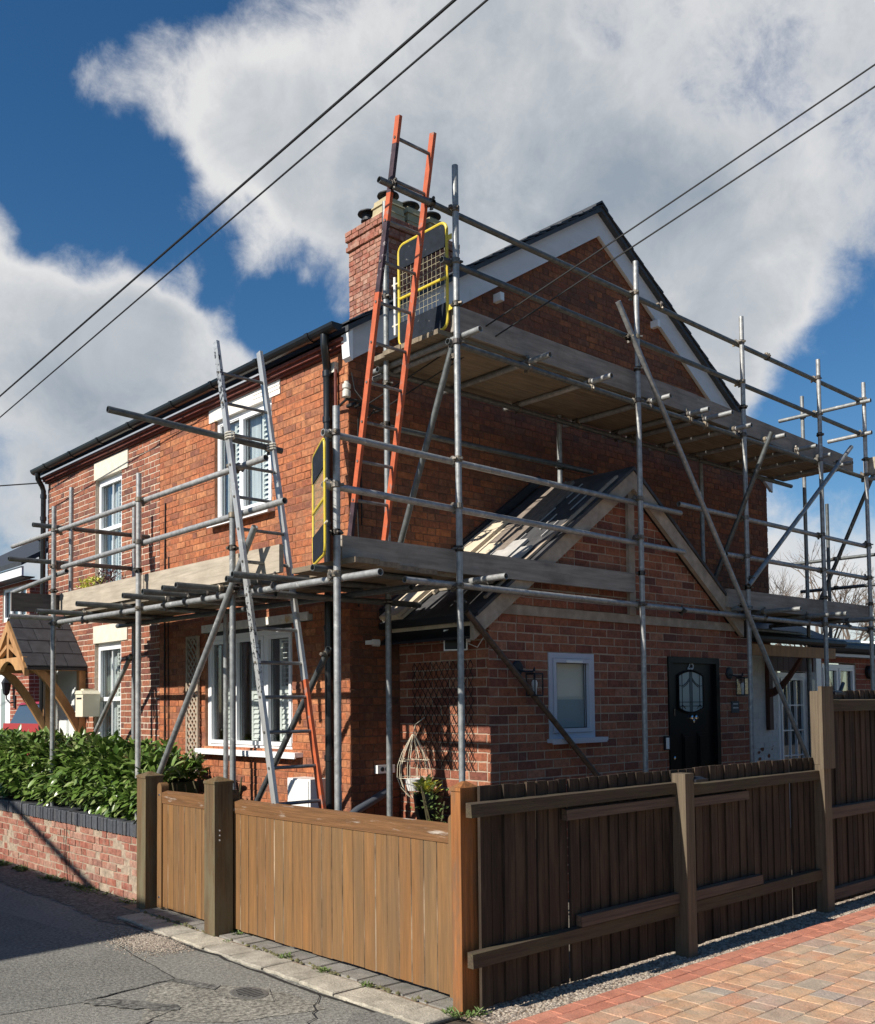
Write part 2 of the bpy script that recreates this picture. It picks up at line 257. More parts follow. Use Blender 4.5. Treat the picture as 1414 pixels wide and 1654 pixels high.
MT['paver'] = mat('multi_paver', [(.54,.275,.16),(.58,.345,.195),(.48,.31,.20),(.56,.295,.175),(.43,.335,.25),(.59,.365,.21),(.51,.25,.15),(.37,.33,.28),(.57,.335,.19)], .92, grain=(7.,7.,7.), gamt=.26, bump=75., bstr=.7, bigcol=(.36,.30,.22), bigamt=.6, bigscale=7., bigth=(.42,.66), fine=110., famt=.26)
MT['paver_red'] = mat('red_paver', [(.50,.195,.125),(.46,.175,.11),(.52,.215,.14)], .92, grain=9., gamt=.2, bump=80., bstr=.6, fine=110., famt=.22, bigcol=(.40,.2,.14), bigamt=.5, bigscale=8., bigth=(.45,.7))
MT['joint_sand'] = mat('joint_sand', [(.22,.165,.115)], .97, grain=30., gamt=.3)
MT['iron'] = mat('cast_iron', [(.17,.165,.15)], .6, metal=.4, grain=60., gamt=.3)
MT['glass'] = glass_mat('window_glass', (.93, .95, .95), .045)
MT['glass_dark'] = glass_mat('dark_window_glass', (.5, .54, .56), .09)
MT['glass_clear'] = glass_mat('lamp_glass', (.92, .93, .93), .015)
MT['frost'] = mat('obscure_glass', [(.26,.32,.31)], .28, spec=.6, bump=60., bstr=.25)
MT['lead'] = mat('lead_came', [(.03,.033,.036)], .45, metal=.5)
MT['blind'] = mat('white_blind', [(.72,.73,.68)], .55)
MT['curtain'] = mat('net_curtain', [(.50,.53,.53)], .8, grain=(1.,24.,1.), gamt=.2)
MT['blind_cream'] = mat('roller_blind', [(.80,.75,.62)], .75)
MT['blind_grey'] = mat('frosted_film', [(.42,.47,.48)], .45)
MT['room'] = mat('dark_room', [(.03,.032,.033)], .9)
MT['white_door'] = mat('pale_door', [(.70,.72,.70)], .4)
MT['cream'] = mat('cream_metal', [(.72,.66,.50)], .45, grain=6., gamt=.06)
MT['white_box'] = mat('white_plastic', [(.82,.81,.77)], .4, grain=4., gamt=.05)
MT['fascia_brown'] = mat('brown_moulding', [(.13,.035,.025),(.16,.045,.03)], .7, grain=20., gamt=.4, bump=40., bstr=.6)
MT['pot_buff'] = mat('buff_clay_pot', [(0.434,0.371,0.224),(0.392,0.329,0.203)], .8, grain=8., gamt=.15)
MT['car_red'] = mat('red_car_paint', [(.40,.02,.03)], .25, spec=.6, coat=.5)
MT['car_glass'] = mat('car_glass', [(.03,.05,.10)], .1, spec=.8)
MT['bulb'] = mat('white_bulb', [(.85,.84,.80)], .3)
MT['bead'] = mat('lead_grey', [(.5,.51,.52)], .6, metal=.3)
MT['wall_far'] = mat('render_wall', [(.55,.5,.43)], .9, grain=2., gamt=.1)

# ------------------------------------------------------------------ mesh builder, linking
class MB:
    def __init__(s): s.v = []; s.f = []; s.m = []; s.mi = 0
    def box(s, x0, x1, y0, y1, z0, z1):
        n = len(s.v)
        s.v += [(x, y, z) for z in (z0, z1) for (x, y) in ((x0, y0), (x1, y0), (x1, y1), (x0, y1))]
        fs = [(n+3, n+2, n+1, n), (n+4, n+5, n+6, n+7), (n, n+1, n+5, n+4), (n+1, n+2, n+6, n+5), (n+2, n+3, n+7, n+6), (n+3, n, n+4, n+7)]
        if (x1-x0)*(y1-y0)*(z1-z0) < 0: fs = [f[::-1] for f in fs]
        s.f += fs; s.m += [s.mi]*6; return s
    def fbox(s, F, u0, u1, v0, v1, d0, d1):
        """box on a wall face: u along the wall, v up, d outwards"""
        n = len(s.v)
        s.v += [F.p(u, v, d) for v in (v0, v1) for (u, d) in ((u0, d1), (u1, d1), (u1, d0), (u0, d0))]
        s.f += [(n+3, n+2, n+1, n), (n+4, n+5, n+6, n+7), (n, n+1, n+5, n+4), (n+1, n+2, n+6, n+5), (n+2, n+3, n+7, n+6), (n+3, n, n+4, n+7)]
        s.m += [s.mi]*6; return s
    def hexa(s, bottom, top):
        n = len(s.v); s.v += list(bottom)+list(top)
        s.f += [(n+3, n+2, n+1, n), (n+4, n+5, n+6, n+7), (n, n+1, n+5, n+4), (n+1, n+2, n+6, n+5), (n+2, n+3, n+7, n+6), (n+3, n, n+4, n+7)]
        s.m += [s.mi]*6; return s
    def bar(s, p0, p1, w, h, up=(0, 0, 1)):
        """rectangular bar from p0 to p1; w across, h along up"""
        p0, p1, up = Vector(p0), Vector(p1), Vector(up); d = (p1-p0).normalized()
        sd_ = d.cross(up).normalized(); u2 = sd_.cross(d).normalized()
        q = [sd_*(a*w/2)+u2*(b*h/2) for a, b in ((-1, -1), (1, -1), (1, 1), (-1, 1))]
        return s.hexa([tuple(p0+k) for k in q], [tuple(p1+k) for k in q])
    def tube(s, p0, p1, r, n=10, r1=None, hollow=False, caps=True):
        p0, p1 = Vector(p0), Vector(p1); d = (p1-p0).normalized(); r1 = r if r1 is None else r1
        a = d.orthogonal().normalized(); b = d.cross(a); k = len(s.v)
        for p, rr in ((p0, r), (p1, r1)):
            s.v += [tuple(p+a*(rr*cos(2*pi*i/n))+b*(rr*sin(2*pi*i/n))) for i in range(n)]
        for i in range(n):
            j = (i+1) % n; s.f.append((k+i, k+j, k+n+j, k+n+i)); s.m.append(s.mi)
        if hollow:
            dp = min(.12, (p1-p0).length/3)
            for base, p, sg in ((k, p0, 1), (k+n, p1, -1)):
                q = len(s.v)
                for dd in (0, dp):
                    s.v += [tuple(p+d*(sg*dd)+a*(r*.83*cos(2*pi*i/n))+b*(r*.83*sin(2*pi*i/n))) for i in range(n)]
                for i in range(n):
                    j = (i+1) % n
                    A = [(base+i, q+i, q+j, base+j), (q+i, q+n+i, q+n+j, q+j)]
                    s.f += A if sg == 1 else [x[::-1] for x in A]; s.m += [s.mi]*2
                s.f.append(tuple(q+n+i for i in range(n)) if sg == -1 else tuple(q+n+i for i in reversed(range(n)))); s.m.append(s.mi)
        elif caps:
            s.f.append(tuple(k+i for i in reversed(range(n)))); s.f.append(tuple(k+n+i for i in range(n))); s.m += [s.mi]*2
        return s
    def path(s, pts, r, n=8):
        """round tube swept along points"""
        pts = [Vector(p) for p in pts]; k = len(s.v); prev = None
        for i, p in enumerate(pts):
            d = (pts[min(i+1, len(pts)-1)]-pts[max(i-1, 0)]).normalized()
            a = d.orthogonal().normalized() if prev is None else (prev-d*prev.dot(d)).normalized(); prev = a
            b = d.cross(a)
            s.v += [tuple(p+a*(r*cos(2*pi*j/n))+b*(r*sin(2*pi*j/n))) for j in range(n)]
        for i in range(len(pts)-1):
            for j in range(n):
                jj = (j+1) % n; s.f.append((k+i*n+j, k+i*n+jj, k+(i+1)*n+jj, k+(i+1)*n+j)); s.m.append(s.mi)
        s.f.append(tuple(k+i for i in reversed(range(n)))); s.f.append(tuple(k+(len(pts)-1)*n+i for i in range(n))); s.m += [s.mi]*2
        return s
    def lathe(s, c, prof, n=16, ax=(0, 0, 1)):
        """prof: list of (radius, height) along ax from c"""
        c = Vector(c); d = Vector(ax).normalized(); a = d.orthogonal().normalized(); b = d.cross(a); k = len(s.v)
        for (r, h) in prof:
            s.v += [tuple(c+d*h+a*(r*cos(2*pi*i/n))+b*(r*sin(2*pi*i/n))) for i in range(n)]
        for q in range(len(prof)-1):
            for i in range(n):
                j = (i+1) % n; s.f.append((k+q*n+i, k+q*n+j, k+(q+1)*n+j, k+(q+1)*n+i)); s.m.append(s.mi)
        s.f.append(tuple(k+i for i in reversed(range(n)))); s.f.append(tuple(k+(len(prof)-1)*n+i for i in range(n))); s.m += [s.mi]*2
        return s
    def prism(s, poly, off):
        """polygon (3d points) extruded by vector off"""
        n = len(poly); k = len(s.v); off = Vector(off)
        s.v += [tuple(p) for p in poly]+[tuple(Vector(p)+off) for p in poly]
        s.f.append(tuple(k+i for i in reversed(range(n)))); s.f.append(tuple(k+n+i for i in range(n)))
        for i in range(n):
            j = (i+1) % n; s.f.append((k+i, k+j, k+n+j, k+n+i))
        s.m += [s.mi]*(n+2); return s
    def poly(s, pts):
        k = len(s.v); s.v += [tuple(p) for p in pts]; s.f.append(tuple(range(k, k+len(pts)))); s.m.append(s.mi); return s
    def mesh(s, name, mats, smooth=False, fix=True):
        me = bpy.data.meshes.new(name); me.from_pydata(s.v, [], s.f); 
        for x in mats: me.materials.append(x)
        if len(mats) > 1: me.polygons.foreach_set('material_index', s.m)
        if fix and len(s.f) < 40000:
            bm = bmesh.new(); bm.from_mesh(me); bmesh.ops.recalc_face_normals(bm, faces=bm.faces); bm.to_mesh(me); bm.free()
        if smooth:
            me.polygons.foreach_set('use_smooth', [True]*len(me.polygons))
            try: me.set_sharp_from_angle(angle=radians(40))
            except Exception: pass
        me.update(); return me
class Face:
    def __init__(s, x, y, ang):
        s.o = Vector((x, y, 0)); a = radians(ang); s.ang = a
        s.x = Vector((cos(a), sin(a), 0)); s.n = Vector((sin(a), -cos(a), 0))
    def p(s, u, v, d=0.): 
        q = s.o+s.x*u+s.n*d; return (q.x, q.y, q.z+v)
WL = {}                                                   # world position of an empty
def world_loc(o): return WL.get(o.name, Vector((0, 0, 0)))
def attach(o, parent):
    o.parent = parent; o.matrix_parent_inverse = Matrix.Translation(-world_loc(parent))
def thing(name, label, cat, loc, group=None):
    o = bpy.data.objects.new(name, None); COL.objects.link(o); o.location = loc; o.empty_display_size = .1
    o['label'] = label; o['category'] = cat
    if group: o['group'] = group
    WL[o.name] = Vector(loc); return o
def part(name, mb, mats, parent, smooth=False, kind=None, label=None):
    if not isinstance(mats, (list, tuple)): mats = [mats]
    me = mb.mesh(name, [MT[x] for x in mats], smooth); o = bpy.data.objects.new(name, me); COL.objects.link(o); attach(o, parent)
    if kind: o['kind'] = kind
    if label: o['label'] = label
    return o
def single(name, mb, mats, label, cat, group=None, smooth=False, kind=None):
    """a thing that is one mesh, origin at the middle of its base"""
    if not isinstance(mats, (list, tuple)): mats = [mats]
    xs = [v[0] for v in mb.v]; ys = [v[1] for v in mb.v]; zs = [v[2] for v in mb.v]
    c = ((min(xs)+max(xs))/2, (min(ys)+max(ys))/2, min(zs))
    mb.v = [(a-c[0], b-c[1], d-c[2]) for a, b, d in mb.v]
    me = mb.mesh(name, [MT[x] for x in mats], smooth); o = bpy.data.objects.new(name, me); COL.objects.link(o); o.location = c
    if kind: o['kind'] = kind
    if label: o['label'] = label
    if cat: o['category'] = cat
    if group: o['group'] = group
    WL[o.name] = Vector(c); return o
def struct(name, mb, mats, smooth=False, label=None):
    o = single(name, mb, mats, label, None, smooth=smooth, kind='structure'); return o
def piece(name, me, loc, rotz, parent, rot=None):
    o = bpy.data.objects.new(name, me); COL.objects.link(o); o.parent = parent
    R = rot if rot else Matrix.Rotation(rotz, 4, 'Z')
    o.matrix_parent_inverse = Matrix.Translation(-world_loc(parent)); o.matrix_basis = Matrix.Translation(Vector(loc)) @ R
    return o
FA = Face(0, 0, -90)           # street front: u = -Y
GB = Face(0, 0, 0)             # gable: u = X
EXT_Y = -1.11
EX = Face(0, EXT_Y, 0)         # porch extension front
EL = Face(.537, 0, -90)        # porch extension left wall

# ------------------------------------------------------------------ brickwork
def brick_verts(w, h, d=.03, c=.003):
    a, b = w/2, h/2
    back = [(-a, d, -b), (a, d, -b), (a, d, b), (-a, d, b)]
    rim = [(-a, c, -b), (a, c, -b), (a, c, b), (-a, c, b)]
    fr = [(-a+c, 0, -b+c), (a-c, 0, -b+c), (a-c, 0, b-c), (-a+c, 0, b-c)]
    f = [(8, 9, 10, 11)]
    for i in range(4):
        j = (i+1) % 4; f += [(4+i, 4+j, 8+j, 8+i), (i, j, 4+j, 4+i)]
    return back+rim+fr, f
BCACHE = {}
def brick_mesh(w, h, mname, var):
    key = (round(w, 3), round(h, 3), mname, var)
    if key not in BCACHE:
        v, f = brick_verts(key[0], key[1]); rr = random.Random(int(key[0]*7000)+int(key[1]*900)*31+var*977)
        v = [(x+rr.uniform(-.002, .002), y+(rr.uniform(-.002, .002) if y < .02 else 0), z+rr.uniform(-.002, .002)) for x, y, z in v]
        me = bpy.data.meshes.new('brick'); me.from_pydata(v, [], f); me.materials.append(MT[mname]); BCACHE[key] = me
    return BCACHE[key]
def intervals(u0, u1, holes):
    segs = [(u0, u1)]
    for a, b in holes:
        out = []
        for s, e in segs:
            if b <= s or a >= e: out.append((s, e)); continue
            if a > s: out.append((s, a))
            if b < e: out.append((b, e))
        segs = out
    return segs
class Brickwork:
    """collects the bricks of one thing; the 300 that show largest become objects, the rest one mesh"""
    def __init__(s): s.items = []; s.back = MB()
    def wall(s, F, u0, u1, v0, v1, course, slen, bond, holes=(), prof=None, depth=.0045, thick=.18, jit=.0025, wall=True, joint=.010, vis=1.):
        n = max(1, int(round((v1-v0)/course))); ch = (v1-v0)/n; hl = slen*.475
        for i in range(n):
            a, b = v0+i*ch, v0+(i+1)*ch; mid = (a+b)/2
            uu0, uu1 = (u0, u1) if prof is None else prof(mid)
            if uu1-uu0 < .02: continue
            hs_ = [(h[0], h[1]) for h in holes if h[2] < mid < h[3]]
            segs = intervals(uu0, uu1, hs_)
            if wall:
                for (p, q) in segs: s.back.fbox(F, p+(.0055 if p == uu0 else 0), q-(.0055 if q == uu1 else 0), a, b, -thick, -depth)
            # joints of this course
            cuts = []; u = u0
            if bond == 'flemish':
                u -= (slen+hl)*(.0 if i % 2 else .5) + slen*.25; k = 0
                while u < u1+slen:
                    cuts.append(u); u += slen if k % 2 == 0 else hl; k += 1
            elif bond == 'header':
                u -= hl*(i % 2)*.5
                while u < u1+hl: cuts.append(u); u += hl
            else:
                u -= slen*(i % 2)*.5 + slen*.13*(i % 3)*0
                while u < u1+slen:
                    cuts.append(u)
                    if rnd() < .16: cuts.append(u+slen*.5)
                    u += slen
            for (p, q) in segs:
                cs = [p]+[c+uni(-.004, .004) for c in cuts if p+.03 < c < q-.03]+[q]
                for x0, x1 in zip(cs[:-1], cs[1:]):
                    w = x1-x0-joint
                    if w < .02: continue
                    s.items.append((F, (x0+x1)/2, mid+uni(-.0015, .0015), round(w/.01)*.01 if w > .06 else w, ch-joint, uni(-jit, jit), vis))
    def build(s, parent, bm_name, mortar, wall_name='wall', keep=300, name='brick', rest='brickwork'):
        if s.back.v: part(wall_name, s.back, mortar, parent)
        def score(it):
            F, u, v, w, h, d, vis = it; p = Vector(F.p(u, v)); r = CAM_LOC-p; D = r.length
            c = F.n.dot(r)/D
            if c <= 0: return -1
            # in frame?
            z = (p-CAM_LOC).dot(fwd); x = 707+1609*(p-CAM_LOC).dot(rgt)/max(z, .1); y = 1062-1609*(p-CAM_LOC).dot(upv)/max(z, .1)
            if not (0 < x < 1414 and 0 < y < 1654): return -1
            return w*h*c/D**2*vis*(.55 if w < .08 else 1)
        s.items.sort(key=score, reverse=True)
        for (F, u, v, w, h, d, vis) in s.items[:keep]:
            piece(name, brick_mesh(w, h, bm_name, int(rnd()*4)), F.p(u, v, d), F.ang, parent)
        mb = MB()
        for (F, u, v, w, h, d, vis) in s.items[keep:]:
            vv, ff = brick_verts(w, h); k = len(mb.v); tilt = uni(-.0015, .0015)
            mb.v += [F.p(u+x, v+z+x*tilt*4+uni(-.0015, .0015), d-y) for x, y, z in vv]
            mb.f += [tuple(k+i for i in f) for f in ff]; mb.m += [0]*len(ff)
        if mb.v:
            o = bpy.data.objects.new(rest, mb.mesh(rest, [MT[bm_name]], fix=False)); COL.objects.link(o); attach(o, parent); o['kind'] = 'stuff'

# ================================================================== SETTING: ground
g = MB(); g.poly([(-300, -300, -.012), (300, -300, -.012), (300, 300, -.012), (-300, 300, -.012)])
struct('ground', g, 'soil')
g = MB(); g.poly([(-60, -60, 0), (-1.60, -60, 0), (-1.60, 60, 0), (-60, 60, 0)]); struct('road', g, 'asphalt')
def ragged(pts, j=.012, step=.05):
    out = []
    for (a, b) in zip(pts, pts[1:]+pts[:1]):
        n = max(1, int(sqrt((a[0]-b[0])**2+(a[1]-b[1])**2)/step))
        out += [(a[0]+(b[0]-a[0])*k/n+uni(-j, j), a[1]+(b[1]-a[1])*k/n+uni(-j, j)) for k in range(n)]
    return out
def sheet(name, pts, z, m, j=.0):
    g = MB(); g.poly([(x, y, z) for x, y in (ragged(pts, j) if j else pts)]); return struct(name, g, m)
sheet('road_patch', [(-2.0, .06), (-2.1, -1.0), (-2.72, -1.08), (-3.6, -.9), (-4.2, .9), (-3.4, 2.6), (-2.2, 2.2)], .003, 'asphalt_new')
sheet('road_patch', [(-2.33, -1.09), (-2.13, -1.04), (-1.78, -1.75), (-1.80, -2.15), (-2.3, -2.0), (-2.62, -1.62)], .003, 'asphalt_old', .012)
sheet('road_patch', [(-1.74, -2.3), (-1.95, -2.5), (-2.35, -3.4), (-2.0, -4.2), (-1.60, -4.0), (-1.60, -2.4)], .003, 'asphalt_new')
def strip(name, pts, w, z, m):
    g = MB()
    for (a, b) in zip(pts[:-1], pts[1:]):
        a = Vector((*a, z)); b = Vector((*b, z)); d = (b-a).normalized(); n = Vector((-d.y, d.x, 0))*w/2
        k = [uni(.6, 1.4) for _ in range(2)]
        g.poly([a-n*k[0], b-n*k[1], b+n*k[1], a+n*k[0]])
    return struct(name, g, m)
def wig(a, b, n=9, j=.012):
    return [(a[0]+(b[0]-a[0])*i/n+uni(-j, j), a[1]+(b[1]-a[1])*i/n+uni(-j, j)) for i in range(n+1)]
strip('road_joint', wig((-2.0, .06), (-2.1, -1.0)), .008, .006, 'tar')
strip('road_joint', wig((-2.1, -1.0), (-2.72, -1.08)), .009, .006, 'tar')
strip('road_joint', wig((-2.36, -1.5), (-2.72, -1.72), 6)+wig((-2.72, -1.72), (-3.1, -2.4), 6), .05, .006, 'asphalt_old')
sheet('road_scar', [(-2.17, -1.06), (-2.10, -1.02), (-1.99, -1.33), (-2.06, -1.40)], .007, 'dirt', .02)
sheet('road_scar', [(-2.74, -1.10), (-2.66, -1.07), (-2.40, -1.42), (-2.36, -1.58), (-2.46, -1.60)], .007, 'dirt', .022)
strip('road_joint', wig((-1.66, -1.9), (-2.05, -2.35), 8, .02)+wig((-2.05, -2.35), (-2.5, -3.6), 8, .02), .009, .007, 'tar')
strip('road_joint', wig((-1.63, .75), (-1.66, -2.4), 22, .018), .022, .005, 'tar')
# dark worn verge under the garden wall
sheet('wall_verge', [(-1.63, .5), (-1.75, 1.0), (-1.66, 1.9), (-1.72, 3.0), (-1.60, 4.2), (-1.66, 6.0), (-1.2, 6.0), (-1.2, .95), (-1.35, .8)], .004, 'dirt', .03)
# cast iron cover
t = MB(); t.lathe((0, 0, 0), [(.0001, 0), (.10, 0), (.10, .006), (.09, .007), (.0001, .007)], 24)
for k in range(-3, 4): t.box(-.075+abs(k)*.012, .075-abs(k)*.012, k*.022-.004, k*.022+.004, .006, .011)
t.v = [(x*1.0-1.955, y*1.35-1.60, z+.003) for x, y, z in t.v]
mc = thing('stopcock_cover', 'small oval iron cover set in the asphalt in front of the wide gate', 'manhole cover', (-1.955, -1.6, 0))
part('lid', t, 'iron', mc)
f = MB(); f.poly([(-2.10, -1.58, .0065), (-1.97, -1.36, .0065), (-1.82, -1.60, .0065), (-1.94, -1.84, .0065)]); part('concrete_surround', f, 'asphalt_old', mc)

# kerb stones between road and gates
kb = MB(); kb.box(-1.60, -1.38, -2.75, .95, -.01, .007); KERB = struct('kerb', kb, 'joint_sand')
y = .95
while y > -2.75:
    y2 = max(y-uni(.34, .62), -2.76); xo = -.03*max(0, -y-.5)/2; b = MB(); z = .013+uni(0, .006)
    x0, x1 = -1.605+xo+uni(-.012, .012), -1.378+xo*.4
    out = [(x0+uni(-.011, .011), y2+.006+(y-y2-.012)*k/6) for k in range(7)]+[(x1+uni(-.008, .004), y-.006-(y-y2-.012)*k/4) for k in range(5)]
    n = len(out); cx = sum(p[0] for p in out)/n; cy_ = sum(p[1] for p in out)/n
    k0 = len(b.v); b.v += [(px, py, 0) for px, py in out]+[(px, py, z-.006+uni(-.003, .003)) for px, py in out]+[(cx+(px-cx)*.93, cy_+(py-cy_)*.96, z+uni(-.002, .003)) for px, py in out]+[(cx, cy_, z+.003)]
    for a in range(n):
        c = (a+1) % n; b.f += [(k0+a, k0+c, k0+n+c, k0+n+a), (k0+n+a, k0+n+c, k0+2*n+c, k0+2*n+a), (k0+2*n+a, k0+2*n+c, k0+3*n)]; b.m += [0]*3
    part('kerb_stone', b, 'concrete', KERB); y = y2
# block setts under the gates
pv = MB(); pv.box(-1.39, -.62, -2.72, 1.35, -.01, .009); PATH = struct('gateway_paving', pv, 'joint_sand')
for a, (x0, x1) in enumerate(((-1.372, -1.175), (-1.172, -.975), (-.972, -.77))):
    y = 1.05 - (a % 2)*.11
    while y > -2.70:
        y2 = max(y-uni(.19, .225), -2.71)
        b = MB(); z = .019+uni(-.003, .003)
        b.hexa([(x0+.003, y2+.004, 0), (x1-.003, y2+.004, 0), (x1-.003, y-.004, 0), (x0+.003, y-.004, 0)],
               [(x0+.009, y2+.010, z+uni(-.003, .003)), (x1-.009, y2+.010, z+uni(-.003, .003)), (x1-.009, y-.010, z+uni(-.003, .003)), (x0+.009, y-.010, z+uni(-.003, .003))])
        part('sett', b, 'sett', PATH); y = y2
# gravel and loose chippings
def pebbles(name, n, where, size, z0=0., label=None):
    mb = MB()
    for _ in range(n):
        x, y = where(); r = uni(*size); k = len(mb.v); a0 = uni(0, 6.3); zz = r*uni(.4, .75)
        ring = [(x+r*uni(.75, 1.15)*cos(a0+i*1.2566), y+r*uni(.75, 1.15)*sin(a0+i*1.2566), z0+zz*uni(.15, .5)) for i in range(5)]
        mb.v += ring+[(x+uni(-.2, .2)*r, y+uni(-.2, .2)*r, z0+zz*1.15)]
        mb.f += [(k+i, k+(i+1) % 5, k+5) for i in range(5)]; mb.m += [0]*5
    o = single(name, mb, 'gravel', label, None, kind='stuff'); return o
def gravel_where():
    while True:
        x = uni(-1.36, 9); t = min(1, rnd()*1.0)
        y = uni(-3.06, -2.72)
        if x > 3 and rnd() < .6: continue
        return x, y
gs = MB(); gs.box(-1.37, 12, -3.05, -2.6, -.01, .006); struct('gravel_bed', gs, 'joint_sand')
pebbles('gravel', 15000, gravel_where, (.006, .015), .006, 'pale gravel strip along the foot of the dark fence')
def road_gravel():
    while True:
        x, y = random.gauss(-1.77, .11), random.gauss(.02, .20)
        if -2.08 < x < -1.62 and -.45 < y < .8: return x, y
pebbles('chippings', 3800, road_gravel, (.004, .009), .002, 'patch of loose pale chippings by the kerb near the small gate')
# brick paved drive
dv = MB(); dv.box(-2.2, 12, -9.5, -3.045, -.015, .010); DRIVE = struct('driveway', dv, 'joint_sand')
PC = []
def paver(x0, x1, y0, y1, m):
    PC.append((x0, x1, y0, y1, m))
x = -2.2
while x < 9:
    x2 = x+uni(.198, .202); paver(x, x2, -3.15, -3.05, 'paver_red'); x = x2
x = -2.25
while x < 9:
    x2 = x+.2; paver(x, x2, -3.25, -3.15, 'paver_red'); x = x2
y = -3.25; r_ = 0
while y > -8:
    hgt = .155
    x = -2.2-uni(0, .2)
    while x < 8:
        w = random.choice((.12, .155, .155, .235, .235, .20)); paver(x, x+w, y-hgt, y, 'paver'); x += w
    y -= hgt; r_ += 1
def pscore(p):
    c = Vector(((p[0]+p[1])/2, (p[2]+p[3])/2, 0))-CAM_LOC; z = c.dot(fwd)
    if z < .3: return 1e9
    xx = 707+1609*c.dot(rgt)/z; yy = 1062-1609*c.dot(upv)/z
    if not (-40 < xx < 1460 and yy < 1700): return 1e6+c.length
    return c.length
PC.sort(key=pscore)
def paver_shape(mb, p):
    x0, x1, y0, y1, m = p; z = .022+uni(-.0012, .0012); q = .0022; s_ = .0055
    b0 = [(x0+q, y0+q, 0), (x1-q, y0+q, 0), (x1-q, y1-q, 0), (x0+q, y1-q, 0)]
    r1 = [(a, b, z-.003) for a, b, c in b0]
    tz = [z+uni(-.0008, .0008) for _ in range(4)]
    r2 = [(x0+s_, y0+s_, tz[0]), (x1-s_, y0+s_, tz[1]), (x1-s_, y1-s_, tz[2]), (x0+s_, y1-s_, tz[3])]
    k = len(mb.v); mb.v += b0+r1+r2
    mb.f.append((k+8, k+9, k+10, k+11))
    for i in range(4):
        j = (i+1) % 4; mb.f += [(k+i, k+j, k+4+j, k+4+i), (k+4+i, k+4+j, k+8+j, k+8+i)]
    mb.m += [0]*9
for p in PC[:300]:
    b = MB(); paver_shape(b, p); part('paver', b, p[4], DRIVE)
for mm in ('paver', 'paver_red'):
    b = MB()
    for p in PC[300:]:
        if p[4] == mm: paver_shape(b, p)
    if b.v: part('paving', b, mm, DRIVE, kind='stuff')
# front garden soil level, path behind the gate
g = MB(); g.poly([(-1.15, .8, .02), (0, .8, .02), (0, 6.8, .02), (-1.15, 6.8, .02)]); struct('garden_bed', g, 'soil')
g = MB(); g.poly([(-.62, -2.7, .004), (12, -2.7, .004), (12, 0, .004), (-.62, .8, .004)]); struct('yard', g, 'yard')
def leafy(mb, c, n, r, ln, wd, up=.3, droop=0.):
    """small tuft of blades round c"""
    for _ in range(n):
        a = uni(0, 2*pi); d = Vector((cos(a), sin(a), uni(up*.3, up*1.6))).normalized(); p = Vector(c)+Vector((uni(-r, r), uni(-r, r), 0))
        s_ = d.cross(Vector((0, 0, 1))).normalized()*wd*.5*uni(.6, 1.2); l = ln*uni(.5, 1.2)
        mid = p+d*l*.55+Vector((0, 0, .1*l)); tip = p+d*l-Vector((0, 0, droop*l))
        k = len(mb.v); mb.v += [tuple(p), tuple(mid-s_), tuple(tip), tuple(mid+s_)]; mb.f.append((k, k+1, k+2, k+3)); mb.m.append(mb.mi)
wd_ = MB()
for (x, y, n) in [(-1.24, 3.0, 60), (-1.27, 3.3, 50), (-1.25, 2.6, 60), (-1.26, 4.0, 120), (-1.27, 4.5, 140), (-1.24, 2.1, 40), (-1.22, 1.5, 25)]:
    for _ in range(4): leafy(wd_, (x-abs(random.gauss(0, .04)), y+uni(-.2, .2), .003), n//4, .05, .06, .018, .5)
for _ in range(9): leafy(wd_, (-1.40+uni(-.03, .03), uni(-.5, .9), .02), 7, .03, .03, .010, .5)
for (x, y) in ((-1.22, -.2), (-1.24, -.3), (-1.4, -2.72), (-1.36, -2.82), (-1.3, -2.84), (-1.42, -2.78), (-1.38, -1.1), (-1.40, -2.0), (-1.39, -1.55)):
    leafy(wd_, (x, y, .015), 26, .03, .05, .014, .6)
single('weeds', wd_, 'weed', 'small green weeds along the foot of the brick garden wall and kerb', None, kind='stuff')
ms = MB()
for _ in range(160):
    s_ = random.choice(((-1.375, 'y'), (-1.172, 'y'))); y = uni(-2.6, 1.0) if s_[0] < -1.3 else uni(-.6, .6); r = uni(.006, .016)
    x = s_[0]+random.gauss(0, .012); k = len(ms.v)
    ms.v += [(x+r*cos(i*1.2566), y+1.6*r*sin(i*1.2566), .019) for i in range(5)]+[(x, y, .030+uni(0, .006))]; ms.f += [(k+i, k+(i+1) % 5, k+5) for i in range(5)]; ms.m += [0]*5
single('moss_tufts', ms, 'moss', 'moss growing in the kerb joints', None, kind='stuff')

# ================================================================== MAIN HOUSE
SL = .655; AX = 3.36
def roofline(x, top=6.95): return top-SL*abs(x-AX)
house = thing('brick_house', 'two storey orange brick end house with white bargeboards and tall gable behind the scaffolding', 'house', (3.4, 1.7, 0))
BW = Brickwork()
hf = [(-2.246, -1.19, 3.53, 4.60), (-2.35, -1.033, 4.568, 4.71), (-2.44, -.865, 1.25, 2.42), (-2.50, -.54, 2.42, 2.50)]
BW.wall(FA, -3.449, 0, 0, 4.70, .0668, .2, 'flemish', hf, joint=.008)
def gprof(z):
    hw = (6.90-z)/SL
    return (max(0.0, AX-hw), min(6.857, AX+hw))
BW.build(house, 'brick_orange', 'mortar_orange', keep=170)
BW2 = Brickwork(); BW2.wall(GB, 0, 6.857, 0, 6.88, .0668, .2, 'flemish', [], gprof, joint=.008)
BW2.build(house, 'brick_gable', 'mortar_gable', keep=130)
w = MB(); w.box(6.70, 6.856, .19, 3.449, 0, 4.70); w.box(.19, 6.70, 3.40, 3.449, 0, 4.5); part('rear_wall', w, 'brick_far', house)
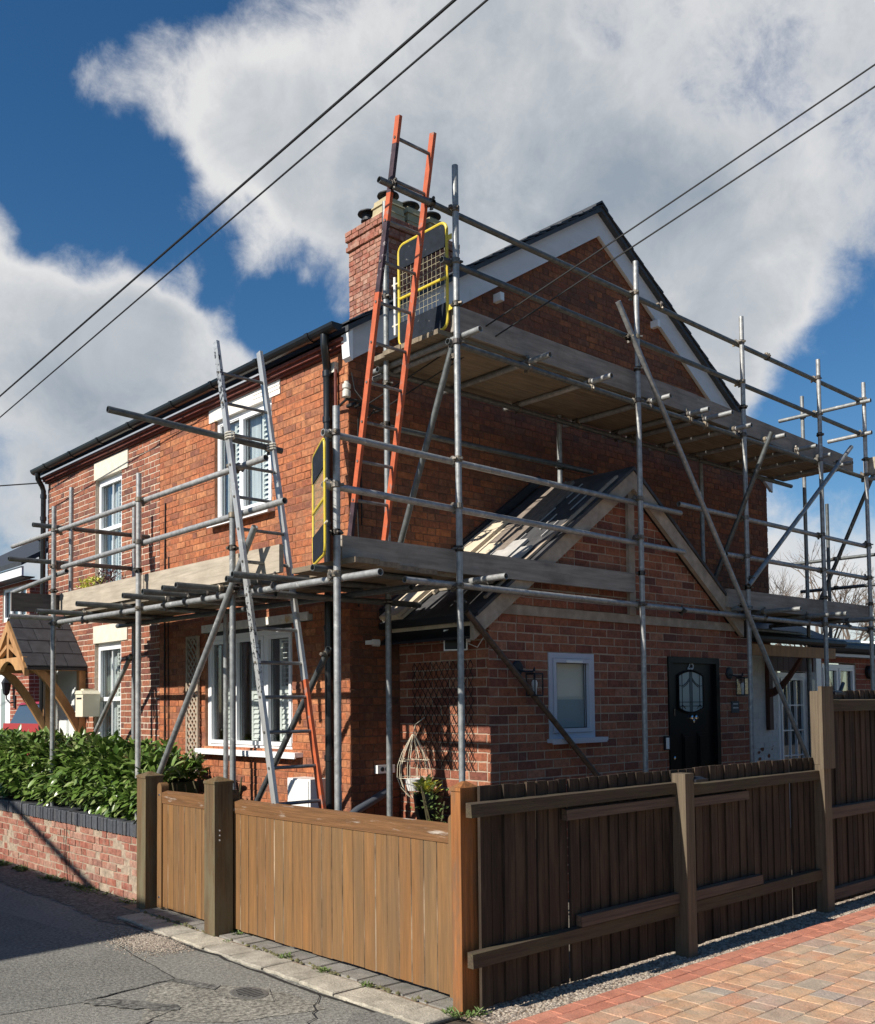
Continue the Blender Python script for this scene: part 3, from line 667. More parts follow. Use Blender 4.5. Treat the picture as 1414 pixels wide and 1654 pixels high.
# eaves moulding
def moulding(parent, y0, y1):
    b = MB()
    b.box(-.035, .02, y0, y1, 4.703, 4.722); b.box(-.065, .02, y0, y1, 4.722, 4.752); b.box(-.095, .02, y0, y1, 4.752, 4.778); b.box(-.05, .02, y0, y1, 4.778, 4.80)
    part('eaves_moulding', b, 'fascia_brown', parent)
moulding(house, -.03, 3.449)
# roof: slate courses on battens, two slopes
def roof(parent, y0, y1, x0=-.075, x1=6.98, top=7.05):
    SL = .631
    b = MB()
    for sx, xe in ((-1, x0), (1, x1)):
        zt = lambda x: top-SL*abs(x-AX)
        b.hexa([(AX, y0, zt(AX)-.07), (xe, y0, zt(xe)-.07), (xe, y1, zt(xe)-.07), (AX, y1, zt(AX)-.07)][::1], [(AX, y0, zt(AX)-.02), (xe, y0, zt(xe)-.02), (xe, y1, zt(xe)-.02), (AX, y1, zt(AX)-.02)])
    rf = part('roof', b, 'slate', parent)
    s_ = MB()
    for sx, xe in ((-1, x0), (1, x1)):
        n = 20; run = abs(xe-AX)/n
        for i in range(n):
            xa = xe-(xe-AX)*i/n; xb = xe-(xe-AX)*min(1, (i+1.6)/n)
            y = y0-.02-(i % 2)*.0
            while y < y1:
                wdt = .25 if not (y < y0 and i % 2) else .13
                za, zb = top-SL*abs(xa-AX), top-SL*abs(xb-AX)
                o1, o2 = .018+uni(0, .010), .0
                ya, yb = y+.003, min(y+wdt-.003, y1)
                xo = -sx*0; xa_ = xa+sx*uni(-.006, .014)
                s_.hexa([(xa_, ya, za-.02+o1), (xb, ya, zb-.02+o2), (xb, yb, zb-.02+o2), (xa_, yb, za-.02+o1)], [(xa_, ya, za-.02+o1+.012), (xb, ya, zb-.02+o2+.012), (xb, yb, zb-.02+o2+.012), (xa_, yb, za-.02+o1+.012)])
                y += wdt
    part('slates', s_, 'slate', rf, kind='stuff')
    rd = MB(); y = y0-.01
    while y < y1:
        yb = min(y+.42, y1); rd.prism([(AX-.11, y, top-.05), (AX, y, top+.02), (AX+.11, y, top-.05), (AX+.10, y, top-.025), (AX, y, top+.045), (AX-.10, y, top-.025)], (0, yb-y-.006, 0)); y += .42
    part('ridge_tiles', rd, 'slate', rf)
    return rf
RF = roof(house, -.11, 3.449)
def barge(sgn, xe, name='bargeboard'):
    k = .632 if sgn < 0 else .66; lo = lambda x: 6.735-k*abs(x-3.385); hi = lambda x: 7.012-k*.99*abs(x-3.385)
    b = MB(); y = -.05
    b.prism([(3.385, y, lo(3.385)), (xe, y, lo(xe)), (xe, y, hi(xe)), (3.385, y, hi(3.385))], (0, .024, 0))
    # soffit return behind the board
    b.prism([(3.385, -.025, lo(3.385)+.012), (xe, -.025, lo(xe)+.012), (xe, -.025, lo(xe)+.03), (3.385, -.025, lo(3.385)+.03)], (0, .023, 0))
    return part(name, b, 'barge_white', house)
barge(-1, -.02); barge(1, 6.92)
b = MB(); b.prism([(-.055, -.10, 4.60), (-.02, -.10, 4.575), (-.02, -.10, 4.84), (-.07, -.10, 4.80)], (0, .10, 0)); part('barge_foot', b, 'upvc', house)
b = MB()
for x, z in ((1.78, 5.63), (4.36, 6.02)): b.box(x, x+.05, -.10, .0, z-.05, z+.03)
part('purlin_ends', b, 'upvc', house)
# gutter and downpipe
def gutter(parent, y0, y1, ends=(1, 1)):
    b = MB(); pts = []
    for i in range(9):
        a = pi+pi*i/8; pts.append((-.155+.058*cos(a), 4.872+.062*sin(a)))
    inner = [(-.155+.050*cos(pi+pi*i/8), 4.872+.054*sin(pi+pi*i/8)) for i in range(8, -1, -1)]
    b.prism([(x, y0, z) for x, z in pts+inner], (0, y1-y0, 0))
    for e, y in zip(ends, (y0, y1)):
        if e: b.prism([(x, y-.004, z) for x, z in pts], (0, .008, 0))
    gt = part('gutter', b, 'black_pvc', parent)
    y = y0+.35
    while y < y1:
        c = MB(); op = [(-.155+.066*cos(pi+pi*i/8), 4.872+.070*sin(pi+pi*i/8)) for i in range(9)]
        c.prism([(x, y, z) for x, z in op+inner], (0, .045, 0)); y += .83; part('gutter_bracket', c, 'black_pvc', gt)
    return gt
gutter(house, -.06, 3.449, (1, 0))
b = MB(); b.path([(-.155, .12, 4.82), (-.155, .12, 4.74), (-.145, .125, 4.69), (-.075, .20, 4.60), (-.06, .215, 4.55), (-.06, .215, 4.2), (-.06, .215, 0.02)], .036, 12)
for z in (4.50, 4.1, 3.2, 2.3, 1.2): b.lathe((-.06, .215, z), [(.043, 0), (.043, .05)], 14); b.box(-.07, .01, .165, .265, z+.012, z+.03)
part('downpipe', b, 'black_pvc', house, smooth=True)
b = MB(); b.path([(-.03, .135, 4.55), (-.03, .135, 4.3), (-.028, .14, .1)], .014, 8); part('service_pipe', b, 'fascia_brown', house, smooth=True)
b = MB(); b.box(-.045, 0, .135, .215, 4.53, 4.62); part('junction_box', b, 'cable_white', house)

# windows --------------------------------------------------------
def louvre(parent, F, u0, u1, v0, v1, d, tilt=.6, split=None, mat_='blind'):
    b = MB(); st = .03
    b.fbox(F, u0, u0+st, v0, v1, d-.022, d); b.fbox(F, u1-st, u1, v0, v1, d-.022, d)
    for (a, c) in ((v0, v0+st), (v1-st, v1)) + (((split-st/2, split+st/2),) if split else ()): b.fbox(F, u0+st, u1-st, a, c, d-.022, d)
    v = v0+st+.028
    while v < v1-st:
        if not (split and abs(v-split) < .03):
            o = .024; pr = [F.p(u0+st, v-o*sin(tilt), d-.011+o*cos(tilt)), F.p(u0+st, v+o*sin(tilt), d-.011-o*cos(tilt)), F.p(u0+st, v+o*sin(tilt)+.006, d-.011-o*cos(tilt)), F.p(u0+st, v-o*sin(tilt)+.006, d-.011+o*cos(tilt))]
            off = Vector(F.p(u1-st, 0, 0))-Vector(F.p(u0+st, 0, 0)); b.prism(pr, off)
        v += .047
    part('shutter', b, mat_, parent)
def window(parent, F, u0, u1, v0, v1, mull=(), d=-.035, fm='upvc', glass='glass', fw=.05, sash=True, bars=(), hbar=None, sashes=None, name='window'):
    b = MB(); th = .055
    b.fbox(F, u0, u0+fw, v0, v1, d-th, d); b.fbox(F, u1-fw, u1, v0, v1, d-th, d)
    b.fbox(F, u0+fw, u1-fw, v0, v0+fw, d-th, d); b.fbox(F, u0+fw, u1-fw, v1-fw, v1, d-th, d)
    for mu in mull: b.fbox(F, mu-fw*.5, mu+fw*.5, v0+fw, v1-fw, d-th, d)
    wo_ = part(name, b, fm, parent)
    edges = [u0+fw]+sum([[mu-fw*.5, mu+fw*.5] for mu in mull], [])+[u1-fw]
    lights = []
    for i in range(0, len(edges), 2):
        a, c = edges[i], edges[i+1]; s_ = .038 if (sashes is None or sashes[i//2]) else .012; q = MB(); dd = d+.012 if s_ > .02 else d-.006
        v0_, v1_ = v0+fw, v1-fw
        q.fbox(F, a+.003, a+s_, v0_+.003, v1_-.003, d-.045, dd); q.fbox(F, c-s_, c-.003, v0_+.003, v1_-.003, d-.045, dd)
        q.fbox(F, a+s_, c-s_, v0_+.003, v0_+s_, d-.045, dd); q.fbox(F, a+s_, c-s_, v1_-s_, v1_-.003, d-.045, dd)
        if hbar: q.fbox(F, a+s_, c-s_, hbar-.024, hbar+.024, d-.045, dd)
        for bu in bars: q.fbox(F, a+(c-a)*bu-.008, a+(c-a)*bu+.008, v0_+s_, v1_-s_, d-.03, d-.012)
        part('sash', q, fm, wo_)
        p = MB(); p.fbox(F, a+s_-.004, c-s_+.004, v0_+s_-.004, v1_-s_+.004, d-.034, d-.028); part('pane', p, glass, wo_)
        k = MB(); k.fbox(F, a+s_, a+s_+.006, v0_+s_, v1_-s_, d-.028, d-.024); k.fbox(F, c-s_-.006, c-s_, v0_+s_, v1_-s_, d-.028, d-.024); k.fbox(F, a+s_, c-s_, v0_+s_, v0_+s_+.006, d-.028, d-.024); k.fbox(F, a+s_, c-s_, v1_-s_-.006, v1_-s_, d-.028, d-.024)
        part('gasket', k, 'black_matt', wo_)
        lights.append((a+s_, c-s_, v0_+s_, v1_-s_))
    rm = MB(); rm.fbox(F, u0-.02, u1+.02, v0-.02, v1+.02, -.62, -.60); part('room_backing', rm, 'room', wo_)
    return wo_, lights
def sill(parent, F, u0, u1, v0, v1, dep, m):
    b = MB(); b.fbox(F, u0, u1, v0, v1, -.03, dep); b.fbox(F, u0+.01, u1-.01, v0-.012, v0, dep-.02, dep-.003); part('sill', b, m, parent)
def lintel(parent, F, u0, u1, v0, v1, m, d=.006):
    b = MB(); b.fbox(F, u0, u1, v0, v1, -.12, d); part('lintel', b, m, parent)
w2, li = window(house, FA, -2.246, -1.19, 3.53, 4.575, [-1.795], sashes=(False, True))
for (a, c, e, f) in li:
    louvre(w2, FA, a+(c-a)*.55, c, e, f, -.085, .9, (e+f)/2)
    b = MB(); b.fbox(FA, a-.02, a+(c-a)*.40, e-.02, f+.02, -.13, -.115); part('curtain', b, 'curtain', w2)
sill(house, FA, -2.29, -1.14, 3.485, 3.53, .075, 'upvc')
b = MB(); b.mi = 0; b.fbox(FA, -2.348, -1.035, 4.568, 4.702, -.1, .008)
for v in (4.615, 4.655): b.fbox(FA, -1.50, -1.036, v, v+.02, .008, .013)
part('lintel', b, 'lintel_white', house)
gw, li = window(house, FA, -2.44, -.865, 1.25, 2.385, [-1.925, -1.36], sashes=(True, True, True))
for i, (a, c, e, f) in enumerate(li):
    s_ = (e+f)/2; k = (.50, .40, .30)[i]
    louvre(gw, FA, a+(c-a)*k, c+.005, e-.01, s_, -.086, 1.2)
    louvre(gw, FA, a+(c-a)*k, c+.005, s_+.004, f+.01, -.086, .1)
    b = MB(); b.fbox(FA, a+(c-a)*(k-.14), a+(c-a)*(k-.05), e-.02, f+.02, -.20, -.16); part('shutter_edge', b, 'curtain', gw)
b = MB(); b.fbox(FA, -2.44, -.865, 2.385, 2.425, -.1, -.04); part('head_gap', b, 'black_matt', gw)  # black strip: darkness of the gap above the frame is put into its colour
sill(house, FA, -2.50, -.70, 1.212, 1.252, .085, 'upvc')
lintel(house, FA, -2.496, -.60, 2.425, 2.502, 'lintel_white', .012)
# chimney, third level pieces
CH = MB(); CXA, CXB, CYA, CYB = 2.75, 4.05, 2.90, 3.60
CH.box(CXA+.008, CXB-.008, CYA+.008, CYB-.008, 6.0, 7.86); CH.box(CXA-.0, CXB, CYA, CYB, 7.895, 7.91)
chim = part('chimney', CH, 'mortar_orange', house)
CB = Brickwork()
for (F, a, bq) in ((Face(CXA, CYB, -90), 0, CYB-CYA), (Face(CXA, CYA, 0), 0, CXB-CXA)):
    CB.wall(F, a, bq, 6.3, 7.63, .0668, .2, 'flemish', wall=False, jit=.003)
for k, (o, z0, z1) in enumerate(((.028, 7.63, 7.697), (.012, 7.697, 7.764), (.035, 7.764, 7.898))):
    x0, x1, y0, y1 = CXA-o, CXB+o, CYA-o, CYB+o
    for (F, bq) in ((Face(x0, y1, -90), y1-y0), (Face(x0, y0, 0), x1-x0)):
        CB.wall(F, 0, bq, z0, z1, .0668, .2, 'flemish', wall=False, jit=.003)
    CH2 = MB(); CH2.box(x0+.008, x1-.008, y0+.008, y1-.008, z0+.002, z1-.002); part('chimney_course', CH2, 'mortar_orange', chim)
CB.build(chim, 'brick_garden', 'mortar_orange', keep=200)
for i, (px, py) in enumerate(((2.90, 3.36), (2.98, 3.05), (3.36, 3.08), (3.76, 3.10))):
    b = MB(); z0 = 7.905; h_ = .27 if i else .12
    if i == 0: b.lathe((px, py, z0), [(.07, 0), (.07, .08), (.10, .10), (.10, .12)], 16)
    else:
        b.hexa([(px-.155, py-.155, z0), (px+.155, py-.155, z0), (px+.155, py+.155, z0), (px-.155, py+.155, z0)], [(px-.13, py-.13, z0+h_), (px+.13, py-.13, z0+h_), (px+.13, py+.13, z0+h_), (px-.13, py+.13, z0+h_)])
        for z in (z0+.07, z0+.18): b.hexa([(px-.158, py-.158, z), (px+.158, py-.158, z), (px+.158, py+.158, z), (px-.158, py+.158, z)], [(px-.152, py-.152, z+.02), (px+.152, py-.152, z+.02), (px+.152, py+.152, z+.02), (px-.152, py+.152, z+.02)])
    part('chimney_pot', b, 'pot_buff' if i else 'black_matt', chim)
    b = MB(); b.lathe((px, py, z0+h_), [(.08, 0), (.08, .055), (.09, .06), (.09, .075), (.145, .08), (.14, .097), (.05, .125), (.03, .135)], 18); part('cowl', b, 'black_matt', chim, smooth=True)

# cables and fittings fixed to the corner
b = MB()
b.box(-.02, .0, -.12, .0, 4.19, 4.215)
b.path([(-.03, .13, 4.205), (-.06, .02, 4.215), (-.09, -.10, 4.225), (-.02, -.14, 4.22), (.10, -.14, 4.205), (.25, -.14, 4.19)], .012, 6); b.path([(.06, -.02, 4.21), (.06, -.14, 4.21)], .012, 6); b.path([(.25, -.02, 4.19), (.25, -.14, 4.19)], .010, 6)
part('cable_bracket', b, 'cable', house)
b = MB(); b.lathe((-.09, -.10, 4.235), [(.022, 0), (.035, .01), (.035, .06), (.026, .066), (.026, .075), (.036, .082), (.036, .115), (.022, .125), (.022, .14)], 14); part('insulator', b, 'cable_white', house, smooth=True)
b = MB()
b.path([(.05, -.13, 4.2), (.07, -.05, 4.1), (.09, -.02, 3.9), (.085, -.012, 3.4), (.10, -.012, 2.9), (.09, -.012, 2.5)], .007, 5)
b.path([(.10, -.13, 4.2), (.05, -.03, 4.35), (.03, -.012, 4.5)], .006, 5); b.path([(.2, -.13, 4.2), (.13, -.05, 4.08), (.12, -.012, 3.9), (.13, -.012, 3.2)], .006, 5)
b.path([(-.006, 3.30, 3.9), (-.012, 3.30, 3.0), (-.012, 3.29, .8)], .009, 5); b.path([(-.006, 3.22, 3.3), (-.012, 3.22, 2.8), (-.012, 3.21, .8)], .007, 5)
part('wall_cable', b, 'cable', house)

# ================================================================== ADJOINING HOUSE (same terrace)
adj = thing('terraced_house', 'red brick house with pale mortar joints and cream lintels, left of the orange house', 'house', (3.4, 5.1, 0))
BA = Brickwork()
ha = [(-5.16, -4.42, 3.02, 4.476), (-5.18, -4.24, 4.476, 4.692), (-5.16, -4.42, .92, 2.46), (-5.18, -4.24, 2.46, 2.67), (-6.66, -5.62, .1, 2.22)]
BA.wall(FA, -6.70, -3.449, 0, 4.70, .068, .205, 'flemish', ha, joint=.011)
BA.build(adj, 'brick_red', 'mortar_pale')
w = MB(); w.box(.17, 6.85, 6.55, 6.70, 0, 4.70); w.box(6.70, 6.85, 3.449, 6.55, 0, 4.70)
w.prism([(.17, 6.55, 4.70), (6.85, 6.55, 4.70), (AX, 6.55, 6.9)], (0, .15, 0)); part('rear_wall', w, 'brick_far', adj)
moulding(adj, 3.449, 6.72); roof(adj, 3.452, 6.80); gutter(adj, 3.449, 6.78, (0, 1))
b = MB(); b.path([(-.155, 6.66, 4.82), (-.15, 6.66, 4.74), (-.08, 6.70, 4.66), (-.06, 6.70, 4.6), (-.06, 6.70, .03)], .034, 12)
for z in (4.5, 4.2, 2.9, 1.4): b.lathe((-.06, 6.70, z), [(.042, 0), (.042, .05)], 12)
part('downpipe', b, 'black_pvc', adj, smooth=True)
for (v0, v1, hb) in ((3.02, 4.476, 3.84), (.92, 2.46, 1.78)):
    ww, li = window(adj, FA, -5.16, -4.42, v0, v1, [], bars=(.5,), hbar=hb, d=-.05)
    a, c, e, f = li[0]
    louvre(ww, FA, a+(c-a)*.60, c+.01, e-.01, f+.01, -.102, .3, (e+f)/2)
    b = MB()
    for k in range(6): b.fbox(FA, a-.02+k*.06*(c-a)/.6, a+.012+k*.06*(c-a)/.6, e-.02, f+.02, -.15-(k % 2)*.012, -.14-(k % 2)*.012)
    b.fbox(FA, a-.02, a+(c-a)*.7, e-.02, f+.02, -.18, -.17); part('curtain', b, 'curtain', ww)
lintel(adj, FA, -5.18, -4.24, 4.476, 4.692, 'stone_cream', .01); lintel(adj, FA, -5.18, -4.24, 2.46, 2.67, 'stone_cream', .01)
sill(adj, FA, -5.2, -4.38, 2.965, 3.02, .07, 'stone_cream'); sill(adj, FA, -5.2, -4.38, .865, .92, .07, 'stone_cream')
b = MB(); b.fbox(FA, -6.66, -5.62, .1, 2.22, -.14, -.10); b.fbox(FA, -6.66, -6.60, .1, 2.22, -.10, -.04); b.fbox(FA, -5.68, -5.62, .1, 2.22, -.10, -.04)
dr = part('door', b, 'white_door', adj)
b = MB()
for (a, c) in ((-6.5, -6.18), (-6.08, -5.76)):
    for (e, f) in ((.3, 1.0), (1.15, 1.95)): b.fbox(FA, a, c, e, f, -.10, -.092); b.fbox(FA, a+.03, c-.03, e+.03, f-.03, -.092, -.082)
part('door_panel', b, 'white_door', dr)

# ================================================================== PORCH EXTENSION
ext = thing('porch_extension', 'single storey red brick extension with a steep unfinished gable roof and black front door', 'extension', (2.47, -.55, 0))
EXA, EXB = .537, 4.402; RX = 2.37; RS = .71; RTOP = 3.80
BE = Brickwork()
he = [(1.243, 1.84, 1.368, 2.094), (2.952, 3.83, .05, 2.103), (EXA-.1, 4.30, 2.388, 2.47)]
def eprof(z):
    hw = (RTOP-.09-z)/RS
    return (max(EXA, RX-hw), min(EXB, RX+hw))
BE.wall(EX, EXA, EXB, 0, 3.67, .0753, .215, 'stretcher', he, eprof, joint=.0105)
BE.wall(EL, .0, 1.11, 0, 2.33, .0753, .215, 'stretcher', [], joint=.0105)
BE.wall(Face(EXB, EXT_Y, 90), 0, 1.11, 0, 2.33, .0753, .215, 'stretcher', [], joint=.0105)
BE.build(ext, 'brick_ext', 'mortar_ext')
# weathered timber: wall plate, king post, barge rafters
b = MB(); b.fbox(EX, EXA-.01, 4.30, 2.39, 2.468, -.05, .022); part('wall_plate', b, 'grey_wood', ext)
b = MB(); b.fbox(EX, RX-.03, RX+.06, 2.468, 3.62, -.04, .034); part('king_post', b, 'grey_wood', ext)
for sg, xe in ((-1, .30), (1, 4.20)):
    top = lambda x: RTOP-.005-RS*abs(x-RX)
    b = MB(); b.prism([(RX, -1.19, top(RX)-.165), (xe, -1.19, top(xe)-.165), (xe, -1.19, top(xe)), (RX, -1.19, top(RX))], (0, .045, 0)); part('barge_rafter', b, 'grey_wood', ext)
    b = MB(); b.prism([(RX, -1.144, top(RX)-.15), (xe, -1.144, top(xe)-.15), (xe, -1.144, top(xe)-.13), (RX, -1.144, top(RX)-.13)], (0, 1.12, 0)); part('soffit', b, 'black_matt', ext)
b = MB()
for sg, xe in ((-1, .33), (1, 4.44)):
    tz = lambda x: RTOP-RS*abs(x-RX)
    b.prism([(RX, -1.205, tz(RX)), (xe, -1.205, tz(xe)), (xe, -1.205, tz(xe)+.03), (RX, -1.205, tz(RX)+.035)], (0, 1.2, 0))
erf = part('roof', b, 'felt', ext)
sn, cs = RS/sqrt(1+RS*RS), 1/sqrt(1+RS*RS)
def plank(y0, y1, s0, s1, th, m, name='roof_plank', lift=.035):
    """board lying on the left slope from s0 (below the ridge) to s1"""
    b = MB(); q = lambda s, h: (RX-s*cs-h*sn, RTOP-s*sn+h*cs)
    p0, p1, p2, p3 = q(s0, lift), q(s1, lift), q(s1, lift+th), q(s0, lift+th)
    b.prism([(p0[0], y0, p0[1]), (p1[0], y0, p1[1]), (p2[0], y0, p2[1]), (p3[0], y0, p3[1])], (0, y1-y0, 0)); part(name, b, m, erf)
plank(-.31, -.07, .80, 2.52, .03, 'pale_wood', lift=.065); plank(-.33, -.06, .98, 2.50, .022, 'pale_wood', lift=.038)
plank(-.375, -.345, 1.0, 2.1, .035, 'pale_wood'); plank(-.53, -.385, 1.28, 2.05, .03, 'pale_wood'); plank(-.58, -.335, .10, 1.26, .03, 'planed_dark'); plank(-.70, -.59, .3, 1.45, .025, 'planed_dark')
plank(-.585, -.555, 1.3, 2.0, .022, 'batten', 'roof_batten'); plank(-.87, -.61, 1.30, 2.05, .024, 'batten'); plank(-1.03, -.90, 1.45, 2.05, .02, 'batten'); plank(-1.16, -1.13, .2, 2.3, .02, 'grey_wood', 'roof_batten')
for k in range(7):
    s0 = .18+k*.16; yy = -.72-(k % 3)*.13; plank(yy-.012, yy, s0, s0+.28, .008, 'batten', 'roof_batten')
b = MB(); p = [(.9-.1, 2.80), (RX, 3.90)]; b.prism([(.32, 0, 2.40), (RX, 0, 3.86), (RX, 0, 3.95), (.32, 0, 2.49)], (0, -.05, 0)); part('wall_flashing', b, 'membrane', erf)
b = MB(); b.box(.30, .36, -1.18, -.02, 2.315, 2.37); part('eaves_board', b, 'black_matt', ext)
# ledge timber under the eaves catching the light
b = MB(); b.box(.42, .52, -1.10, -.05, 2.29, 2.325); part('soffit_batten', b, 'pale_wood', ext)
# grey window
ew, li = window(ext, EX, 1.243, 1.84, 1.368, 2.094, [], d=.006, fm='upvc_grey', fw=.045, glass='glass')
a, c, e, f = li[0]
b = MB(); b.fbox(EX, a-.01, c+.01, e-.01, e+(f-e)*.44, -.062, -.055); part('frosted_film', b, 'blind_grey', ew)
b = MB(); b.fbox(EX, a+.10, c+.02, e+(f-e)*.44, f+.02, -.075, -.065); part('roller_blind', b, 'blind_cream', ew)
b = MB(); b.fbox(EX, a-.02, a+.10, e+(f-e)*.40, f+.02, -.085, -.078); part('side_film', b, 'blind_grey', ew)
b = MB(); b.fbox(EX, 1.45, 1.66, 2.012, 2.032, .018, .028); part('trickle_vent', b, 'white_box', ew)
sill(ext, EX, 1.215, 1.94, 1.335, 1.368, .07, 'upvc_grey')
# black front door
b = MB()
b.fbox(EX, 2.952, 3.01, .05, 2.103, -.06, .012); b.fbox(EX, 3.77, 3.83, .05, 2.103, -.06, .012); b.fbox(EX, 3.01, 3.77, 2.045, 2.103, -.06, .012); b.fbox(EX, 3.01, 3.77, .05, 2.045, -.06, -.022)
door = part('door', b, 'black', ext)
n_ = 14; gp = []
for i in range(n_+1): gp.append((3.145+.42*i/n_, 1.925+.045*sin(pi*i/n_)))
gb = [(3.145+.42*i/n_, 1.605-.045*sin(pi*i/n_)) for i in range(n_, -1, -1)]
b = MB(); off = EX.n*.006; b.prism([EX.p(u, v, -.020) for u, v in gp+gb], off); part('door_glass', b, 'frost', door)
b = MB(); ring = gp+gb
for (p, q) in zip(ring, ring[1:]+ring[:1]): b.tube(EX.p(p[0], p[1], -.014), EX.p(q[0], q[1], -.014), .010, 6)
part('glazing_bead', b, 'black', door)
b = MB()
def came(*pts):
    for p, q in zip(pts[:-1], pts[1:]): b.tube(EX.p(p[0], p[1], -.012), EX.p(q[0], q[1], -.012), .0035, 5)
for u in (3.335, 3.355, 3.375): came((u, 1.565), (u, 1.968))
for s_ in (-1, 1):
    c0 = 3.355; came((c0+s_*.15, 1.58), (c0+s_*.15, 1.955)); came((c0+s_*.02, 1.90), (c0+s_*.08, 1.85), (c0+s_*.15, 1.82), (c0+s_*.21, 1.83)); came((c0+s_*.02, 1.88), (c0+s_*.07, 1.84), (c0+s_*.13, 1.81)); came((c0+s_*.02, 1.625), (c0+s_*.21, 1.625)); came((c0+s_*.10, 1.60), (c0+s_*.15, 1.64), (c0+s_*.20, 1.60))
came((3.15, 1.665), (3.56, 1.665))
part('leaded_pattern', b, 'lead', door)
b = MB()
for (p, q) in (((3.31, 1.545), (3.39, 1.545)),): pass
b.lathe(EX.p(3.355, 1.515, -.02), [(.001, 0), (.022, .002), (.022, .02), (.012, .03)], 14, EX.n)
b.lathe(EX.p(3.425, 1.515, -.02), [(.001, 0), (.022, .002), (.022, .02), (.012, .03)], 14, EX.n)
b.fbox(EX, 3.31, 3.47, 1.50, 1.515, -.02, -.005); b.lathe(EX.p(3.39, 1.48, -.02), [(.001, 0), (.018, .002), (.018, .015), (.01, .022)], 12, EX.n)
part('knocker', b, 'chrome', door)
b = MB()
for u in (3.20, 3.46): b.fbox(EX, u, u+.13, .5, 1.36, -.022, -.016); b.fbox(EX, u+.025, u+.105, .53, 1.33, -.016, -.008)
part('door_panel', b, 'black', door)
b = MB(); b.lathe(EX.p(3.06, 1.13, -.02), [(.001, 0), (.018, .0), (.018, .012), (.01, .02)], 12, EX.n); b.fbox(EX, 3.05, 3.07, 1.53, 1.60, -.02, -.006); part('door_lock', b, 'chrome', door)
tc = bpy.data.curves.new('door_number', 'FONT'); tc.body = '25'; tc.size = .14; tc.extrude = .004; tc.shear = .12; tc.align_x = 'CENTER'; tc.materials.append(MT['bead'])
to_ = bpy.data.objects.new('door_number_text', tc); COL.objects.link(to_); bpy.context.view_layer.update()
nm = bpy.data.meshes.new_from_object(to_.evaluated_get(bpy.context.evaluated_depsgraph_get())); bpy.data.objects.remove(to_)
to = bpy.data.objects.new('door_number', nm); COL.objects.link(to); to.parent = door
to.matrix_basis = Matrix.Translation(Vector(EX.p(3.36, 1.985, -.016))) @ Matrix.Rotation(radians(90), 4, 'X') @ Matrix.Diagonal((.8, 1, 1, 1))

# ================================================================== SCAFFOLD
scaf = thing('scaffold', 'galvanised tube scaffold with two boarded lifts wrapped round the house front and gable', 'scaffolding', (.5, -1.2, 0))
TR = .0245
def stub(name, p0, p1, m='tube'):
    b = MB(); b.tube(p0, p1, TR, 12, hollow=True); return part(name, b, m, scaf, smooth=True)
def coupler(p, ax, q=None, bx=None):
    """two collars with a bolt: one round the tube along ax at p, one round the tube along bx at q"""
    b = MB(); p = Vector(p); ax = Vector(ax).normalized(); q = p if q is None else Vector(q); bx = ax if bx is None else Vector(bx).normalized()
    for (c, d) in ((p, ax), (q, bx)):
        b.lathe(c-d*.022, [(TR+.002, 0), (TR+.008, .004), (TR+.008, .040), (TR+.002, .044)], 12, d)
        o = d.orthogonal().normalized(); o = Matrix.Rotation(uni(0, 6.28), 3, d) @ o
        b.tube(c+o*(TR+.002)-d.cross(o)*.03, c+o*(TR+.004)+d.cross(o)*.038, .007, 6); b.tube(c+o*(TR+.004)+d.cross(o)*.02, c+o*(TR+.004)+d.cross(o)*.033, .013, 6)
        b.bar(c+o*(TR-.004)-d.cross(o)*.02, c+o*(TR+.02)-d.cross(o)*.03, .03, .012, d)
    if (p-q).length > .01: b.bar(p, q, .04, .026, ax)
    return part('coupler', b, 'coupler', scaf)
Zv, Xv, Yv = (0, 0, 1), (1, 0, 0), (0, 1, 0)
OY = -1.30
GX = [(-1.09, 3.69), (.05, 5.78), (2.31, 5.70), (4.11, 5.65), (5.74, 5.57), (6.90, 5.55)]
for x, z in GX: stub('standard', (x, OY, .0), (x+.004, OY+uni(-.006, .006), z))
FY = [(.03, 3.70), (1.647, 3.765), (3.615, 3.775)]
for y, z in FY: stub('standard', (-1.10, y, 0), (-1.10, y, z))
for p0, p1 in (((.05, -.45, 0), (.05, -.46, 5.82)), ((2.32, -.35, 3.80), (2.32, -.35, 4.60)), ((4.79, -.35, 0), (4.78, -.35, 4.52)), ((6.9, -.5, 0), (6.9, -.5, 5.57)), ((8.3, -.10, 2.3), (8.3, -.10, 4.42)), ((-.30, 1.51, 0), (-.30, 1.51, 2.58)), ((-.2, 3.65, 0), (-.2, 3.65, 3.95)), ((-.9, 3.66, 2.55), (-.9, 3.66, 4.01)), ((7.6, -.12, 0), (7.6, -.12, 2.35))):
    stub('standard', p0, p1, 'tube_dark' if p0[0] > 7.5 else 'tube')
LG = [((-1.05, 3.62, 2.565), (-1.05, -1.72, 2.52)), ((-.30, 3.85, 2.575), (-.30, -1.15, 2.53)), ((-.45, -1.25, 2.565), (7.15, -1.25, 2.52)), ((-1.0, -.42, 2.50), (.42, -.42, 2.50)), ((4.5, -.42, 2.53), (7.1, -.42, 2.51)),
      ((.0, -1.25, 4.415), (6.95, -1.25, 4.39)), ((.0, -.40, 4.42), (6.75, -.40, 4.40)), ((6.95, -1.22, 4.36), (6.95, -2.6, 4.34))]
for i, (a, b_) in enumerate(LG): stub('ledger', a, b_, 'tube_dark' if i in (1, 3, 5, 6) else 'tube')
